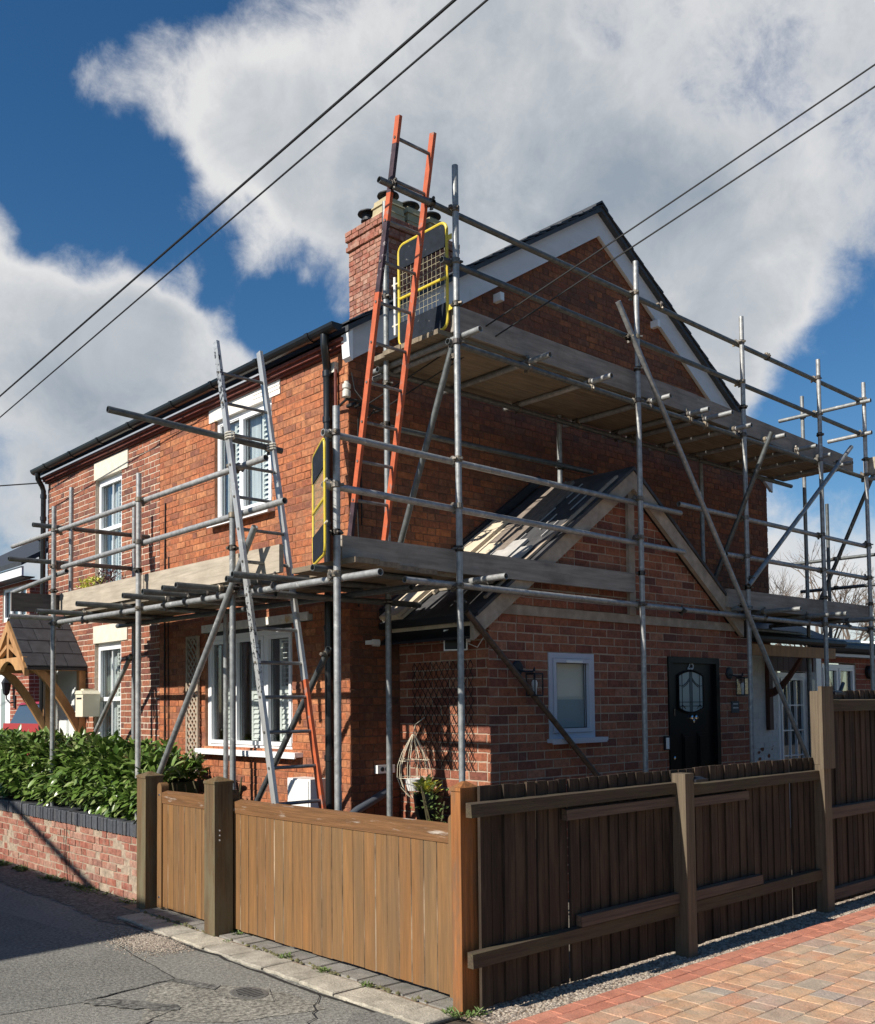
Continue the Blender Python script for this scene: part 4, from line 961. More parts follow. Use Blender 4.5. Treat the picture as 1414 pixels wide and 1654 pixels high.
GR = [((-1.05, 4.98, 3.53), (-1.05, -.37, 3.525)), ((-1.05, 4.97, 3.0), (-1.05, 3.4, 3.08)), ((-1.05, 3.5, 3.13), (-1.05, -.62, 3.16)), ((-1.16, -1.25, 3.51), (3.02, -1.25, 3.47)), ((-1.16, -1.25, 3.155), (3.06, -1.25, 3.10)),
      ((3.05, -1.21, 3.57), (7.05, -1.25, 3.54)), ((3.80, -1.25, 3.15), (7.05, -1.25, 3.15)), ((-.655, -1.25, 5.44), (6.99, -1.25, 5.335)), ((-.05, -1.25, 5.035), (6.85, -1.25, 4.92)), ((.10, -.40, 3.96), (2.75, -.40, 3.98)),
      ((6.86, -.20, 5.305), (6.86, -1.40, 5.30)), ((6.86, -.85, 4.90), (6.86, -1.40, 4.905)), ((8.6, .64, 3.675), (8.6, -1.9, 3.67)), ((8.6, .48, 3.257), (8.6, -1.9, 3.26)),
      ((-1.29, 3.70, 3.574), (.0, 3.70, 3.58)), ((-1.53, 3.70, 3.198), (-.2, 3.70, 3.208))]
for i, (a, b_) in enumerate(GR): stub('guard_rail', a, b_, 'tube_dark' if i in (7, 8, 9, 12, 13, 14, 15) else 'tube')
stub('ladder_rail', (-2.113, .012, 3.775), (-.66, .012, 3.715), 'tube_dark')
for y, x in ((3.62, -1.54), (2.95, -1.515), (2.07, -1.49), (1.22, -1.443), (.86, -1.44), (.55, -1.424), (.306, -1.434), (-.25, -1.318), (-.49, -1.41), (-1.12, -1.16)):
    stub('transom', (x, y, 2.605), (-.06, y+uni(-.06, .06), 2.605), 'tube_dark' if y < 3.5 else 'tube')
for x in (.10, .91, 1.70, 2.565, 3.19, 3.465, 4.01, 4.63, 5.305, 5.80, 6.37):
    o = {.10: -1.505, 3.465: -1.565, 4.01: -1.45, 5.80: -1.40, 6.37: -1.38}.get(x, -1.48)
    stub('transom', (x, o, 4.462), (x, -.15 if x < .5 else -.205, 4.462))
stub('transom', (.17, -1.20, 4.44), (.17, -.14, 4.44))
for x, o in ((.22, -1.62), (4.5, -1.665), (5.435, -1.70), (6.39, -1.70), (3.98, -1.42)): stub('transom', (x, o, 2.605), (x, -.25, 2.605))
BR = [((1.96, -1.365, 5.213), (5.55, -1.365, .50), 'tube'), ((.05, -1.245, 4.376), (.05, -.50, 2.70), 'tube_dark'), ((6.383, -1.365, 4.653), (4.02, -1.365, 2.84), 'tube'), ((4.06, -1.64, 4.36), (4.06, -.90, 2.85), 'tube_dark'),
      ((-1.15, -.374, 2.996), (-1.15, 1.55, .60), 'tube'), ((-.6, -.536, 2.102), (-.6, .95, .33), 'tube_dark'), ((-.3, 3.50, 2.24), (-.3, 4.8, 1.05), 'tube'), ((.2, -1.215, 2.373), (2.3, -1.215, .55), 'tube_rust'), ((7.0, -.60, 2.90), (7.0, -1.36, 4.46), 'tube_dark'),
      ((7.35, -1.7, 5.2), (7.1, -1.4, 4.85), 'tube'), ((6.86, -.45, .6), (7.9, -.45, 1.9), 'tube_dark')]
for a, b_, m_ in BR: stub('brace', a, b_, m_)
# couplers where tubes cross
for x, ztop in GX:
    for z in ((3.51, 3.155, 2.55) if x < 3 else (3.55, 3.15, 2.53)):
        coupler((x, OY, z), Zv, (x, -1.25, z), Xv)
    if x > -.5:
        for z in (5.44-.014*x, 5.035-.0165*x, 4.41): coupler((x, OY, z), Zv, (x, -1.25, z), Xv)
        coupler((x, OY, 4.70 if x < 6 else 4.6), Zv)
    coupler((x, OY, 2.83), Zv)
for y, zt in FY:
    for z in (3.527, 3.145, 2.55): coupler((-1.10, y, z), Zv, (-1.05, y, z), Yv)
    coupler((-1.10, y, 2.89), Zv)
for y in (2.95, 2.07, 1.22, .86, .55, .306, -.25, -.49): coupler((-1.05, y, 2.55), Yv, (-1.05, y, 2.605), Xv)
for x in (.91, 1.70, 2.565, 3.19, 3.465, 4.01, 4.63, 5.305, 5.80):
    coupler((x, -1.25, 4.41), Xv, (x, -1.25, 4.462), Yv); coupler((x, -.40, 4.415), Xv, (x, -.40, 4.462), Yv)
for x in (4.5, 5.435, 6.39): coupler((x, -1.25, 2.54), Xv, (x, -1.25, 2.605), Yv)
for p in ((2.15, OY-.03, 4.95), (3.96, -1.33, 2.64), (6.1, -1.34, 4.43), (4.12, -1.34, 2.92), (-1.12, -.04, 2.58), (-.60, -.50, 2.06), (-.3, 3.55, 2.2), (.1, -1.26, 2.44), (.05, -1.27, 4.30)): coupler(p, Zv)
for p, a in (((2.75, -1.25, 5.405), Xv), ((4.7, -1.25, 5.37), Xv), ((3.0, -1.25, 2.535), Xv), ((.05, -.455, 4.3), Zv), ((.05, -.455, 3.96), Zv), ((.05, -.455, 5.02), Zv), ((.05, -.455, 2.5), Zv), ((6.9, -.5, 4.9), Zv), ((6.9, -.5, 5.3), Zv), ((6.88, -1.3, 4.9), Zv), ((2.32, -.37, 3.97), Zv), ((4.79, -.37, 4.42), Zv), ((-.2, 3.67, 3.2), Zv), ((-.2, 3.67, 3.58), Zv), ((-.9, 3.67, 3.57), Zv), ((8.5, -.1, 3.67), Zv), ((8.5, -.1, 3.26), Zv), ((-.15, -1.25, 5.437), Xv), ((-.53, -1.25, 5.442), Xv), ((-.78, .012, 3.72), Xv)):
    coupler(p, a)
# boards
def sboard(p0, p1, w, th, m, name='board', up=(0, 0, 1)):
    b = MB(); b.bar(p0, p1, w, th, up); return part(name, b, m, scaf)
for i in range(4):
    y = -1.07-.0+i*.222; y = -1.075+i*.219
    sboard((-.035+uni(-.02, .02), y, 4.505), (3.62, y, 4.505+uni(0, .004)), .216, .038, 'board'); sboard((3.63, y, 4.506), (6.70+uni(-.03, .03), y, 4.49), .212, .038, 'board')
fx = [-.885, -.66, -.435, -.21, .015]
ends = [-1.38, -1.31, -1.24, -1.21, -1.18]
for i, x in enumerate(fx):
    if i < 1:
        sboard((x, ends[i], 2.648), (x, -.62, 2.648), .215, .038, 'boardY'); sboard((x, .15, 2.648), (x, 3.62, 2.648), .215, .038, 'boardY')
    elif i == 4:
        sboard((x, ends[i], 2.648), (x, -.05, 2.648), .215, .038, 'boardY')
    else:
        sboard((x, ends[i]+uni(-.02, .02), 2.648), (x, 1.05+i*.06, 2.648), .215, .038, 'boardY'); sboard((x, 1.12+i*.06, 2.648), (x, 3.70+uni(-.1, .1), 2.648), .215, .038, 'boardY')
for i in range(3): sboard((-.15+i*.12, -1.08+i*.225, 2.69), (.55+[.35, .1, .0][i], -1.08+i*.225, 2.69), .215, .036, 'board')
for i in range(4): sboard((3.90+uni(-.05, .05), -1.08+i*.222, 2.648), (7.05+uni(-.1, .1), -1.08+i*.222, 2.648), .212, .038, 'board')
# toe boards on edge
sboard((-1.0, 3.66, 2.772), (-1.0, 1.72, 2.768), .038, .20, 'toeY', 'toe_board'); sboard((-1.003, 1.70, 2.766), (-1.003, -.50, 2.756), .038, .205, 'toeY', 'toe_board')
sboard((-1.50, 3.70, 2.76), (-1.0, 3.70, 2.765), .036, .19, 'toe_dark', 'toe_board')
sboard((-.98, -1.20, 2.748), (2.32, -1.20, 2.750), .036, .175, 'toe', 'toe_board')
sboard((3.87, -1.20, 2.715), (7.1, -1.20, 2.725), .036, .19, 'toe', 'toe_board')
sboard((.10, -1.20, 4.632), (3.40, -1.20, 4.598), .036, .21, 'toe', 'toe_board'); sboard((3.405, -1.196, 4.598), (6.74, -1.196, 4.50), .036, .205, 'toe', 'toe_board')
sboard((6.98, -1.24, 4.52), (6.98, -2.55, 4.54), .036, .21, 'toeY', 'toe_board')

# ================================================================== LADDERS AND ACCESS GATES
def ladder(label, x0, x1, f0, z0, z1, step, zr, mats, rung='rung', group=None, sw=.027, sd=.055):
    """stiles at x0,x1; f0(z) gives Y"""
    t = thing('ladder', label, 'ladder', ((x0+x1)/2, f0(z0), z0), group)
    for x, segs in ((x0, mats[0]), (x1, mats[1])):
        st = None
        for (a, c, m_) in segs:
            b = MB(); b.bar((x, f0(a), a), (x, f0(c), c), sw, sd, (0, 1, 0)); st = part('stile' if st is None else 'painted_length', b, m_, t if st is None else st)
            if st.name.startswith('painted'): st = st.parent
    z = zr; k = 0
    while z < z1-.08:
        b = MB(); b.tube((x0, f0(z), z), (x1, f0(z), z), .013, 8); part('rung', b, rung, t, smooth=True); z += step
    b = MB()
    z = zr
    while z < z1-.08:
        for x, o in ((x0, -1), (x1, 1)): b.tube((x+o*sw*.4, f0(z), z), (x+o*(sw*.5+.006), f0(z), z), .010, 8)
        z += step
    part('rung_ends', b, 'coupler', t, kind='stuff')
    return t
ladder('bare metal ladder with one orange painted foot leaning on the lower lift', -1.19, -.795, lambda z: -.925+.232*z, .0, 4.51, .252, .22,
       ([(0, 1.75, 'alloy'), (1.75, 2.55, 'alloy_marked'), (2.55, 3.95, 'alloy'), (3.95, 4.45, 'alloy_marked'), (4.45, 4.51, 'alloy')], [(0, 1.86, 'orange'), (1.86, 4.52, 'alloy')]))
ladder('orange painted ladder leaning up from the lower boards to the top guard rail', -.50, -.165, lambda z: -.62-.205*(z-2.66), 2.675, 5.95, .287, 2.93,
       ([(2.675, 3.20, 'purple'), (3.20, 4.72, 'orange'), (4.72, 5.22, 'purple'), (5.22, 5.42, 'orange'), (5.42, 5.76, 'purple'), (5.76, 5.95, 'orange')], [(2.675, 5.95, 'orange')]), sw=.027, sd=.05)
b = MB()
for k in range(3): b.path([(-1.215+.03*cos(a)*1.0+.03, -.075+.05*sin(a), 3.71+.02*k) for a in [i*.7 for i in range(10)]], .006, 5)
for k in range(3): b.path([(-.80+.026*cos(a), -.075+.05*sin(a)+.02, 3.69+.02*k) for a in [i*.7 for i in range(10)]], .006, 5)
single('lashing', b, 'cable_white', 'pale rope lashing tying the bare metal ladder to the projecting tube', 'rope')
def access_gate(label, F, u0, u1, v0, v1, hingeleft):
    c = F.p((u0+u1)/2, v0); t = thing('access_gate', label, 'gate', c, 'yellow mesh gates at the ladder openings')
    r = .07; pts = []
    for (cu, cv, a0) in ((u1-r, v1-r, 0), (u0+r, v1-r, 90), (u0+r, v0+r, 180), (u1-r, v0+r, 270)):
        for i in range(6): a = radians(a0+i*18); pts.append(F.p(cu+r*cos(a), cv+r*sin(a)))
    pts.append(pts[0]); pts.append(pts[1]); b = MB(); b.path(pts, .0125 if hingeleft else .0095, 8); part('frame', b, 'yellow', t, smooth=True)
    vm = (v0+v1)/2-.02
    b = MB(); b.tube(F.p(u0, vm), F.p(u1, vm), .0125, 8); part('mid_rail', b, 'yellow', t)
    b = MB(); u = u0+.05
    while u < u1-.02: b.tube(F.p(u, v0+.02, .002), F.p(u, v1-.02, .002), .0015, 4); u += .05
    part('mesh_wires', b, 'wire', t, kind='stuff')
    b = MB(); v = v0+.05
    while v < v1-.02: b.tube(F.p(u0+.01, v, -.003), F.p(u1-.01, v, -.003), .0015, 4); v += .05
    part('mesh_cross_wires', b, 'wire', t, kind='stuff')
    for (e, f) in ((v0+.012, v0+.20), (v1-.20, v1-.012)):
        b = MB(); b.fbox(F, u0+.014, u1-.014, e, f, .004, .008); b.fbox(F, u0+.014, u1-.014, e, f, -.009, -.006); part('rubber_panel', b, 'rubber', t)
    h = -1 if hingeleft else 1; uu = u0 if hingeleft else u1
    if hingeleft: b = MB(); b.tube(F.p(uu+h*.055, v0+.12, 0), F.p(uu+h*.055, v1-.24, 0), .011, 8); part('hinge_tube', b, 'white_box', t)
    for v in (v0+.2, v1-.3):
        b = MB(); b.tube(F.p(uu, v, 0), F.p(uu+h*.085, v, 0), .008, 6); part('hinge_pin', b, 'cream', t)
    uu = u1 if hingeleft else u0
    for v in (v0+.13, v1-.16):
        b = MB(); b.fbox(F, min(uu, uu-h*.055), max(uu, uu-h*.055), v, v+.04, -.004, .004); part('latch_strap', b, 'yellow', t)
    return t
access_gate('yellow framed mesh gate closing the upper lift beside the orange ladder', Face(.065, -.61, -90), 0, .575, 4.555, 5.395, True)
gd = Vector((-.95+1.22, -.835+1.352, 0)); ga = math.degrees(math.atan2(-gd.y, -gd.x))
access_gate('yellow framed mesh gate at the corner of the lower lift, seen nearly edge-on', Face(-.945, -.828, ga), 0, gd.length, 2.67, 3.45, False)

# ================================================================== GATES, POSTS, FENCE
def gatepost(name, label, x0, x1, y0, y1, h, m, group=None, grp_cap=True):
    t = thing(name, label, 'gate post', ((x0+x1)/2, (y0+y1)/2, 0), group)
    b = MB(); c = .006
    b.hexa([(x0, y0, 0), (x1, y0, 0), (x1, y1, 0), (x0, y1, 0)], [(x0, y0, h-.05), (x1, y0, h-.05), (x1, y1, h-.05), (x0, y1, h-.05)]); part('shaft', b, m, t)
    b = MB(); o = .006; k = len(b.v); cx, cy = (x0+x1)/2, (y0+y1)/2
    b.hexa([(x0-o, y0-o, h-.05), (x1+o, y0-o, h-.05), (x1+o, y1+o, h-.05), (x0-o, y1+o, h-.05)], [(x0-o, y0-o, h-.032), (x1+o, y0-o, h-.032), (x1+o, y1+o, h-.032), (x0-o, y1+o, h-.032)])
    b.hexa([(x0-o, y0-o, h-.032), (x1+o, y0-o, h-.032), (x1+o, y1+o, h-.032), (x0-o, y1+o, h-.032)], [(cx-.01, cy-.01, h), (cx+.01, cy-.01, h), (cx+.01, cy+.01, h), (cx-.01, cy+.01, h)]); part('cap', b, m, t)
    return t
gatepost('gate_post', 'brown square gate post at the end of the brick garden wall', -1.32, -1.165, 1.04, 1.20, 1.135, 'gate_post', 'square gate posts')
gpB = gatepost('gate_post', 'brown square gate post between the narrow gate and the wide gate', -1.40, -1.25, -.225, -.075, 1.155, 'gate_post', 'square gate posts')
b = MB()
for z in (.70, .735, .77): b.lathe((-1.36, -.226, z), [(.001, 0), (.006, 0), (.006, .004)], 8, (0, -1, 0))
part('screw_mark', b, 'white_box', gpB)
gatepost('gate_post', 'orange brown gate post where the wide gate meets the dark fence', -1.365, -1.235, -2.775, -2.70, 1.245, 'orange_post', 'square gate posts')
def garden_gate(label, y_l, y_r, nb, stile_r=True):
    """y_l > y_r, front face at X=-1.245"""
    t = thing('garden_gate', label, 'gate', (-1.21, (y_l+y_r)/2, .05), 'timber garden gates')
    xf = -1.245
    def stile(y0, y1, top):
        n = 8; w_ = (y1-y0)/2; pr = [(xf, y0, .035), (xf, y1, .035)]+[(xf, (y0+y1)/2+w_*cos(pi*i/n), top-w_+w_*sin(pi*i/n)) for i in range(n+1)]
        b = MB(); b.prism(pr, (.065, 0, 0)); part('stile', b, 'gate_v' if y0 > -1 else 'gate_v', t)
        b = MB()
        for z in (.12, top-.10): b.lathe((xf, (y0+y1)/2, z), [(.001, 0), (.009, 0), (.007, .006)], 10, (-1, 0, 0))
        part('bolt_head', b, 'chrome', t)
    stile(y_l-.075, y_l, 1.05)
    if stile_r: stile(y_r, y_r+.075, 1.05)
    yr = y_r+.075 if stile_r else y_r
    b = MB(); b.hexa([(xf+.006, yr, .885), (xf+.055, yr, .885), (xf+.055, y_l-.075, .885), (xf+.006, y_l-.075, .885)], [(xf+.002, yr, .975), (xf+.05, yr, .99), (xf+.05, y_l-.075, .985), (xf+.002, y_l-.075, .97)]); part('top_rail', b, 'gate_h', t)
    b = MB(); b.box(xf+.04, xf+.07, yr, y_l-.075, .12, .22); b.box(xf+.04, xf+.07, yr, y_l-.075, .45, .54); part('back_rail', b, 'gate_h', t)
    w_ = (y_l-.075-yr)/nb
    for i in range(nb):
        y0 = yr+i*w_; b = MB(); g_ = .0048; x_ = xf+.012+uni(-.0015, .0015); zb = .045+uni(-.004, .004)
        b.prism([(x_+.006, y0+.0008, zb), (x_, y0+g_, zb), (x_, y0+w_-g_, zb), (x_+.006, y0+w_-.0008, zb), (x_+.024, y0+w_-.0008, zb), (x_+.024, y0+.0008, zb)], (0, 0, .886-zb)); b.m[2] = 1; b.m[4] = 1; part('board', b, ['gate_v', 'gate_edge'], t)
    return t
garden_gate('narrow oiled timber gate of seven boards between the first two square posts', .985, .10, 8)
garden_gate('wide oiled timber drive gate of many vertical boards with weathered top rail', -.115, -2.62, 21)

def fence(label, x0, x1, top, rails, nb, posts, extra):
    t = thing('garden_fence', label, 'fence', ((x0+x1)/2, -2.8, 0), 'dark garden fences')
    w_ = (x1-x0)/nb
    for i in range(nb):
        a = x0+i*w_; h = top+uni(-.005, .005); tl = uni(-.003, .003); wd = w_*uni(.955, 1.0)+(-.013 if rnd() < .11 else 0); yy = -2.80+uni(-.004, .004)
        b = MB(); b.hexa([(a, yy-.016, .03+uni(0, .03)), (a+wd, yy-.008, .03), (a+wd, yy+.004, .03), (a, yy+.004, .03)], [(a+tl, yy-.016, h), (a+wd+tl, yy-.008, h), (a+wd+tl, yy+.004, h), (a+tl, yy+.004, h)]); part('board', b, 'fence_v', t)
    for (a, c, z0, z1, y0, m_, nm) in rails:
        b = MB(); b.hexa([(a, y0-.045, z0), (c, y0-.045, z0+.004), (c, y0, z0+.004), (a, y0, z0)], [(a, y0-.040, z1-.008), (c, y0-.040, z1-.004), (c, y0, z1), (a, y0, z1)]); part(nm, b, m_, t)
    for (a, c, y0, y1, z0, z1, m_) in posts:
        b = MB(); b.box(a, c, y0, y1, z0, z1); part('post', b, m_, t)
    for f in extra: f(t)
    return t
def capbox(x0, x1, y0, y1, z):
    def f(t):
        b = MB(); b.hexa([(x0, y0, z), (x1, y0, z), (x1, y1, z), (x0, y1, z)], [(x0, y0, z+.018), (x1, y0, z+.018), (x1, y1, z+.018), (x0, y1, z+.018)])
        b.hexa([(x0+.01, y0+.01, z+.018), (x1-.01, y0+.01, z+.018), (x1-.01, y1-.01, z+.018), (x0+.01, y1-.01, z+.018)], [(x0+.04, y0+.03, z+.034), (x1-.04, y0+.03, z+.034), (x1-.04, y1-.03, z+.034), (x0+.04, y1-.03, z+.034)])
        part('post_light', b, 'black_matt', t)
    return f
R1, R2 = -2.822, -2.868
fence('low dark close boarded fence with green stained rails below the black front door', -1.262, 2.46, 1.217,
      [(-1.37, .50, 1.060, 1.138, R1, 'fence_h', 'rail'), (-1.37, .50, .270, .352, R1, 'fence_h', 'rail'), (.61, 2.46, 1.040, 1.118, R1, 'fence_h', 'rail'), (.61, 2.46, .262, .345, R1, 'fence_h', 'rail'),
       (-.59, .50, .980, 1.048, R1+.006, 'cleat', 'cleat'), (-.49, .50, .352, .420, R2+.038, 'cleat', 'cleat'), (.61, 1.40, .960, 1.028, R1+.006, 'cleat', 'cleat'), (.61, 1.54, .345, .415, R2+.038, 'cleat', 'cleat')],
      40, [(.505, .605, -2.93, -2.825, 0, 1.195, 'fence_post'), (2.44, 2.555, -2.90, -2.80, 0, 1.16, 'fence_post')], [capbox(.60, .74, -2.95, -2.85, 1.135)])
fence('tall dark close boarded fence panel standing on the right beyond the stepped post', 2.60, 8.0, 1.745,
      [(2.56, 8, 1.575, 1.672, R1, 'fence_h', 'rail'), (2.56, 8, .72, .815, R1, 'cleat', 'rail'), (2.56, 8, .08, .17, R1, 'cleat', 'rail')],
      56, [(2.37, 2.56, -2.935, -2.905, 1.13, 1.775, 'fence_post'), (2.44, 2.56, -2.90, -2.80, 1.162, 1.74, 'fence_post')], [capbox(2.58, 2.74, -2.95, -2.84, 1.71)])

# garden wall
gw_ = thing('garden_wall', 'low red brick garden wall with blue brick coping below the laurel hedge', 'wall', (-1.1, 4, 0))
GF = Face(-1.185, 9.0, -90); BGW = Brickwork()
BGW.wall(GF, 0, 9.0-1.215, 0.0, .552, .069, .205, 'flemish', thick=.2, jit=.006, joint=.011)
BGW.wall(Face(-1.185, 1.215, 0), 0, .2, 0.0, .552, .069, .205, 'flemish', thick=.0, wall=False, jit=.004)
BGW.build(gw_, 'brick_garden', 'mortar_garden')
y = 1.20; i = 0; cp = MB(); cp.box(-1.18, -.99, 1.2, 9, .552, .655); part('coping_bed', cp, 'mortar_garden', gw_)
while y < 8.9:
    b = MB(); o = uni(-.004, .004); z = .668+uni(-.004, .004); x0 = -1.200+o; x1 = -.975+o; y0, y1 = y+.005, y+.062; c = .005
    b.hexa([(x0, y0, .553), (x1, y0, .553), (x1, y1, .553), (x0, y1, .553)], [(x0+.001, y0, z-c), (x1, y0, z-c), (x1, y1, z-c), (x0+.001, y1, z-c)]); b.hexa([(x0+.001, y0, z-c), (x1, y0, z-c), (x1, y1, z-c), (x0+.001, y1, z-c)], [(x0+c, y0+c, z), (x1-c, y0+c, z), (x1-c, y1-c, z), (x0+c, y1-c, z)])
    part('coping_brick', b, 'brick_blue', gw_); y += .0665
b = MB(); b.path([(-1.215, 2.93+.03*sin(k), .52-.13*k) for k in range(5)], .004, 5); b.path([(-1.215, 2.99+.02*sin(k*1.4), .50-.11*k) for k in range(5)], .003, 5); part('creeper_stem', b, 'cable', gw_)

# laurel hedge
hedge = thing('laurel_hedge', 'glossy green laurel hedge growing above the blue brick coping', 'hedge', (-.8, 3.5, .02))
def htop(y): return 1.13+.17*min(1, max(0, (y-1.0)/2.2))+.05*sin(y*3.1)+.03*sin(y*7.7) if y < 7 else 1.3
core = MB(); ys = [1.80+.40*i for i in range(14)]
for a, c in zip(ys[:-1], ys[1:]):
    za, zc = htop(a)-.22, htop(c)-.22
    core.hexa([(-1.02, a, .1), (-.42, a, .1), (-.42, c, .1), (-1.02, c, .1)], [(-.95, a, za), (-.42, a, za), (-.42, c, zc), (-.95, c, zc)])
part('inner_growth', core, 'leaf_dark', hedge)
def leaf(L_, wv_, fold=.25, curl=.22):
    """laurel leaf along +x, lying in xy, folded on the midrib"""
    st = [(0, .05), (.22, .75), (.5, 1.0), (.78, .72), (1.0, .02)]; v = []; f = []
    for t_, ww in st:
        z = -curl*L_*t_*t_; v += [(L_*t_, -wv_*ww/2, z+fold*wv_*ww/2), (L_*t_, 0, z), (L_*t_, wv_*ww/2, z+fold*wv_*ww/2)]
    for i in range(4):
        a = i*3; f += [(a, a+3, a+4, a+1), (a+1, a+4, a+5, a+2)]
    return v, f
LM = []
for L_, ww in ((.128, .047), (.112, .042), (.095, .038), (.14, .050), (.08, .034)):
    v, f = leaf(L_, ww, uni(.15, .35), uni(.1, .4)); me = bpy.data.meshes.new('leaf'); me.from_pydata(v, [], f); me.materials.append(MT['leaf']); me.polygons.foreach_set('use_smooth', [True]*len(f)); LM.append((me, v, f))
LV = []
def sprig(c, axis, n):
    """whorl of leaves on a shoot"""
    axis = Vector(axis).normalized(); a = axis.orthogonal().normalized(); b_ = axis.cross(a)
    for i in range(n):
        th = i*2.4+uni(-.3, .3); spread = uni(.35, 1.1)
        d = (axis*uni(.45, 1.0)+(a*cos(th)+b_*sin(th))*spread).normalized(); d.z -= .12
        d.normalize(); s_ = d.cross(Vector((0, 0, 1)));  s_ = s_.normalized() if s_.length > .05 else a
        n_ = s_.cross(d).normalized(); roll_ = uni(-.7, .7); s2 = s_*cos(roll_)+n_*sin(roll_); n2 = n_*cos(roll_)-s_*sin(roll_)
        M = Matrix.Identity(4)
        for r_ in range(3): M[r_][0], M[r_][1], M[r_][2], M[r_][3] = d[r_], s2[r_], n2[r_], 0
        LV.append((Vector(c)+axis*uni(-.05, .04), M, int(rnd()*5)))
for _ in range(1350):
    y = uni(1.22, 6.9); t_ = rnd()
    if y < 1.05: x, z, ax_ = uni(-.95, -.5), uni(.5, 1.05), (uni(-.6, .1), -1, uni(.2, .9))
    elif t_ < .52:
        z = uni(.72, htop(y)-.05); x = -1.10+.10*max(0, (z-.9))/.3+uni(-.05, .04); ax_ = (-1, uni(-.6, .6), uni(.1, 1.0))
    else: x, z, ax_ = uni(-1.12, -.38), htop(y)-.06+uni(-.06, .05), (uni(-.5, .3), uni(-.5, .5), 1)
    if t_ < .52 and y >= 1.05 and z < .80: ax_ = (-1, uni(-.4, .4), uni(.3, .9)); x = -1.06
    if y < 1.25+(x+1.1)*.8: y += .6
    sprig((x, y, z), ax_, int(uni(6, 10)))
LV.sort(key=lambda q: (q[0]-CAM_LOC).length+q[0].x*.8-q[0].z*1.5)
vis_ = [q for q in LV]
pick = set(random.Random(3).sample(range(min(2200, len(vis_))), 300))
lm = MB()
for i, (c, M, k) in enumerate(vis_):
    if i in pick: piece('leaf', LM[k][0], c, 0, hedge, rot=M)
    else:
        me, v, f = LM[k]; n0 = len(lm.v); sc = uni(.8, 1.15); lm.v += [tuple(M @ Vector(p)*sc+c) for p in v]; lm.f += [tuple(n0+j for j in q) for q in f]; lm.m += [0]*len(f)
me = lm.mesh('foliage', [MT['leaf']], fix=False); me.polygons.foreach_set('use_smooth', [True]*len(me.polygons))
fo = bpy.data.objects.new('foliage', me); COL.objects.link(fo); attach(fo, hedge); fo['kind'] = 'stuff'
sm = MB()
for _ in range(60):
    y = uni(.9, 6.5); x = uni(-1.0, -.5); sm.path([(x, y, .02), (x+uni(-.1, .1), y+uni(-.1, .1), .5), (x+uni(-.2, .1), y+uni(-.2, .2), htop(y)-.1)], .007, 5)
part('stems', sm, 'stem', hedge, kind='stuff')

# ================================================================== FITTINGS AND SMALL THINGS
# oak porch canopy on the left house
cn = thing('porch_canopy', 'oak framed porch canopy with small slate roof over the pale front door', 'canopy', (-.35, 6.0, 1.3))
CY, CZ, CH_, CX0 = 6.0, 2.81, .58, -.73           # ridge y, ridge z, half width, front x
def cz(y): return CZ-abs(y-CY)*.98
b = MB()
for s_ in (-1, 1):
    yo = CY+s_*(CH_+.06); b.prism([(CX0, CY, CZ-.045), (CX0, yo, cz(yo)-.045), (CX0, yo, cz(yo)-.015), (CX0, CY, CZ-.015)], (-CX0-.004, 0, 0))
crf = part('roof', b, 'membrane', cn)
for s_ in (-1, 1):
    for r_ in range(4):
        d0, d1 = CH_*1.1-r_*.165, max(0, CH_*1.1-(r_+1.22)*.165); x = CX0-.01+(r_ % 2)*-.12
        while x < -.006:
            x1 = min(x+.245, -.004); xa = max(x, CX0-.012)
            if x1-xa > .02:
                q = MB(); y0, y1 = CY+s_*d0, CY+s_*d1
                q.hexa([(xa, y0, cz(y0)-.004), (x1-.004, y0, cz(y0)-.004), (x1-.004, y1, cz(y1)-.014), (xa, y1, cz(y1)-.014)], [(xa, y0, cz(y0)+.010), (x1-.004, y0, cz(y0)+.010), (x1-.004, y1, cz(y1)-.004), (xa, y1, cz(y1)-.004)]); part('slate', q, 'slate', crf)
            x += .25
for s_ in (-1, 1):
    yo = CY+s_*(CH_+.03); f0 = lambda y: cz(y)-.05
    b = MB(); b.prism([(CX0-.03, CY, f0(CY)), (CX0-.03, yo, f0(yo)), (CX0-.03, yo, f0(yo)-.10), (CX0-.03, CY, f0(CY)-.13)], (.055, 0, 0)); part('barge_rafter', b, 'oak', cn)
    ye = CY+s_*(CH_-.03); b = MB(); b.box(CX0-.0, -.005, ye-.035, ye+.035, 2.135, 2.235); part('eaves_beam', b, 'oak', cn)
    b = MB(); b.box(-.085, -.004, ye-.04, ye+.04, 1.18, 2.134); part('wall_post', b, 'oak', cn)
    n_ = 10; o_ = [(-.66+.58*(1-cos(pi/2*i/n_))*1.0, 2.13-.80*sin(pi/2*i/n_)) for i in range(n_+1)]; i_ = [(x+.10*(1-i/n_)+.0, z-.02-.10*(i/n_)*0-.0) for i, (x, z) in enumerate(o_)]
    o_ = [(-.66+.575*(i/n_), 2.134-.78*(i/n_)**1.35) for i in range(n_+1)]; w__ = .105
    poly = [(x, z) for x, z in o_]+[(x+w__*.75, z+w__*.55) if i not in (0,) else (x+w__*1.3, 2.134) for i, (x, z) in reversed(list(enumerate(o_)))]
    poly = [(min(x, -.085), min(z, 2.134)) for x, z in poly]
    b = MB(); b.prism([(x, ye-.03, z) for x, z in poly], (0, .06, 0)); part('curved_brace', b, 'oak', cn)
b = MB(); b.box(CX0-.015, CX0+.035, CY-.035, CY+.035, 2.30, 2.66); part('king_post', b, 'oak', cn)
b = MB(); n_ = 10; arc = [(CY-.28+.56*i/n_, 2.16+.10*sin(pi*i/n_)) for i in range(n_+1)]
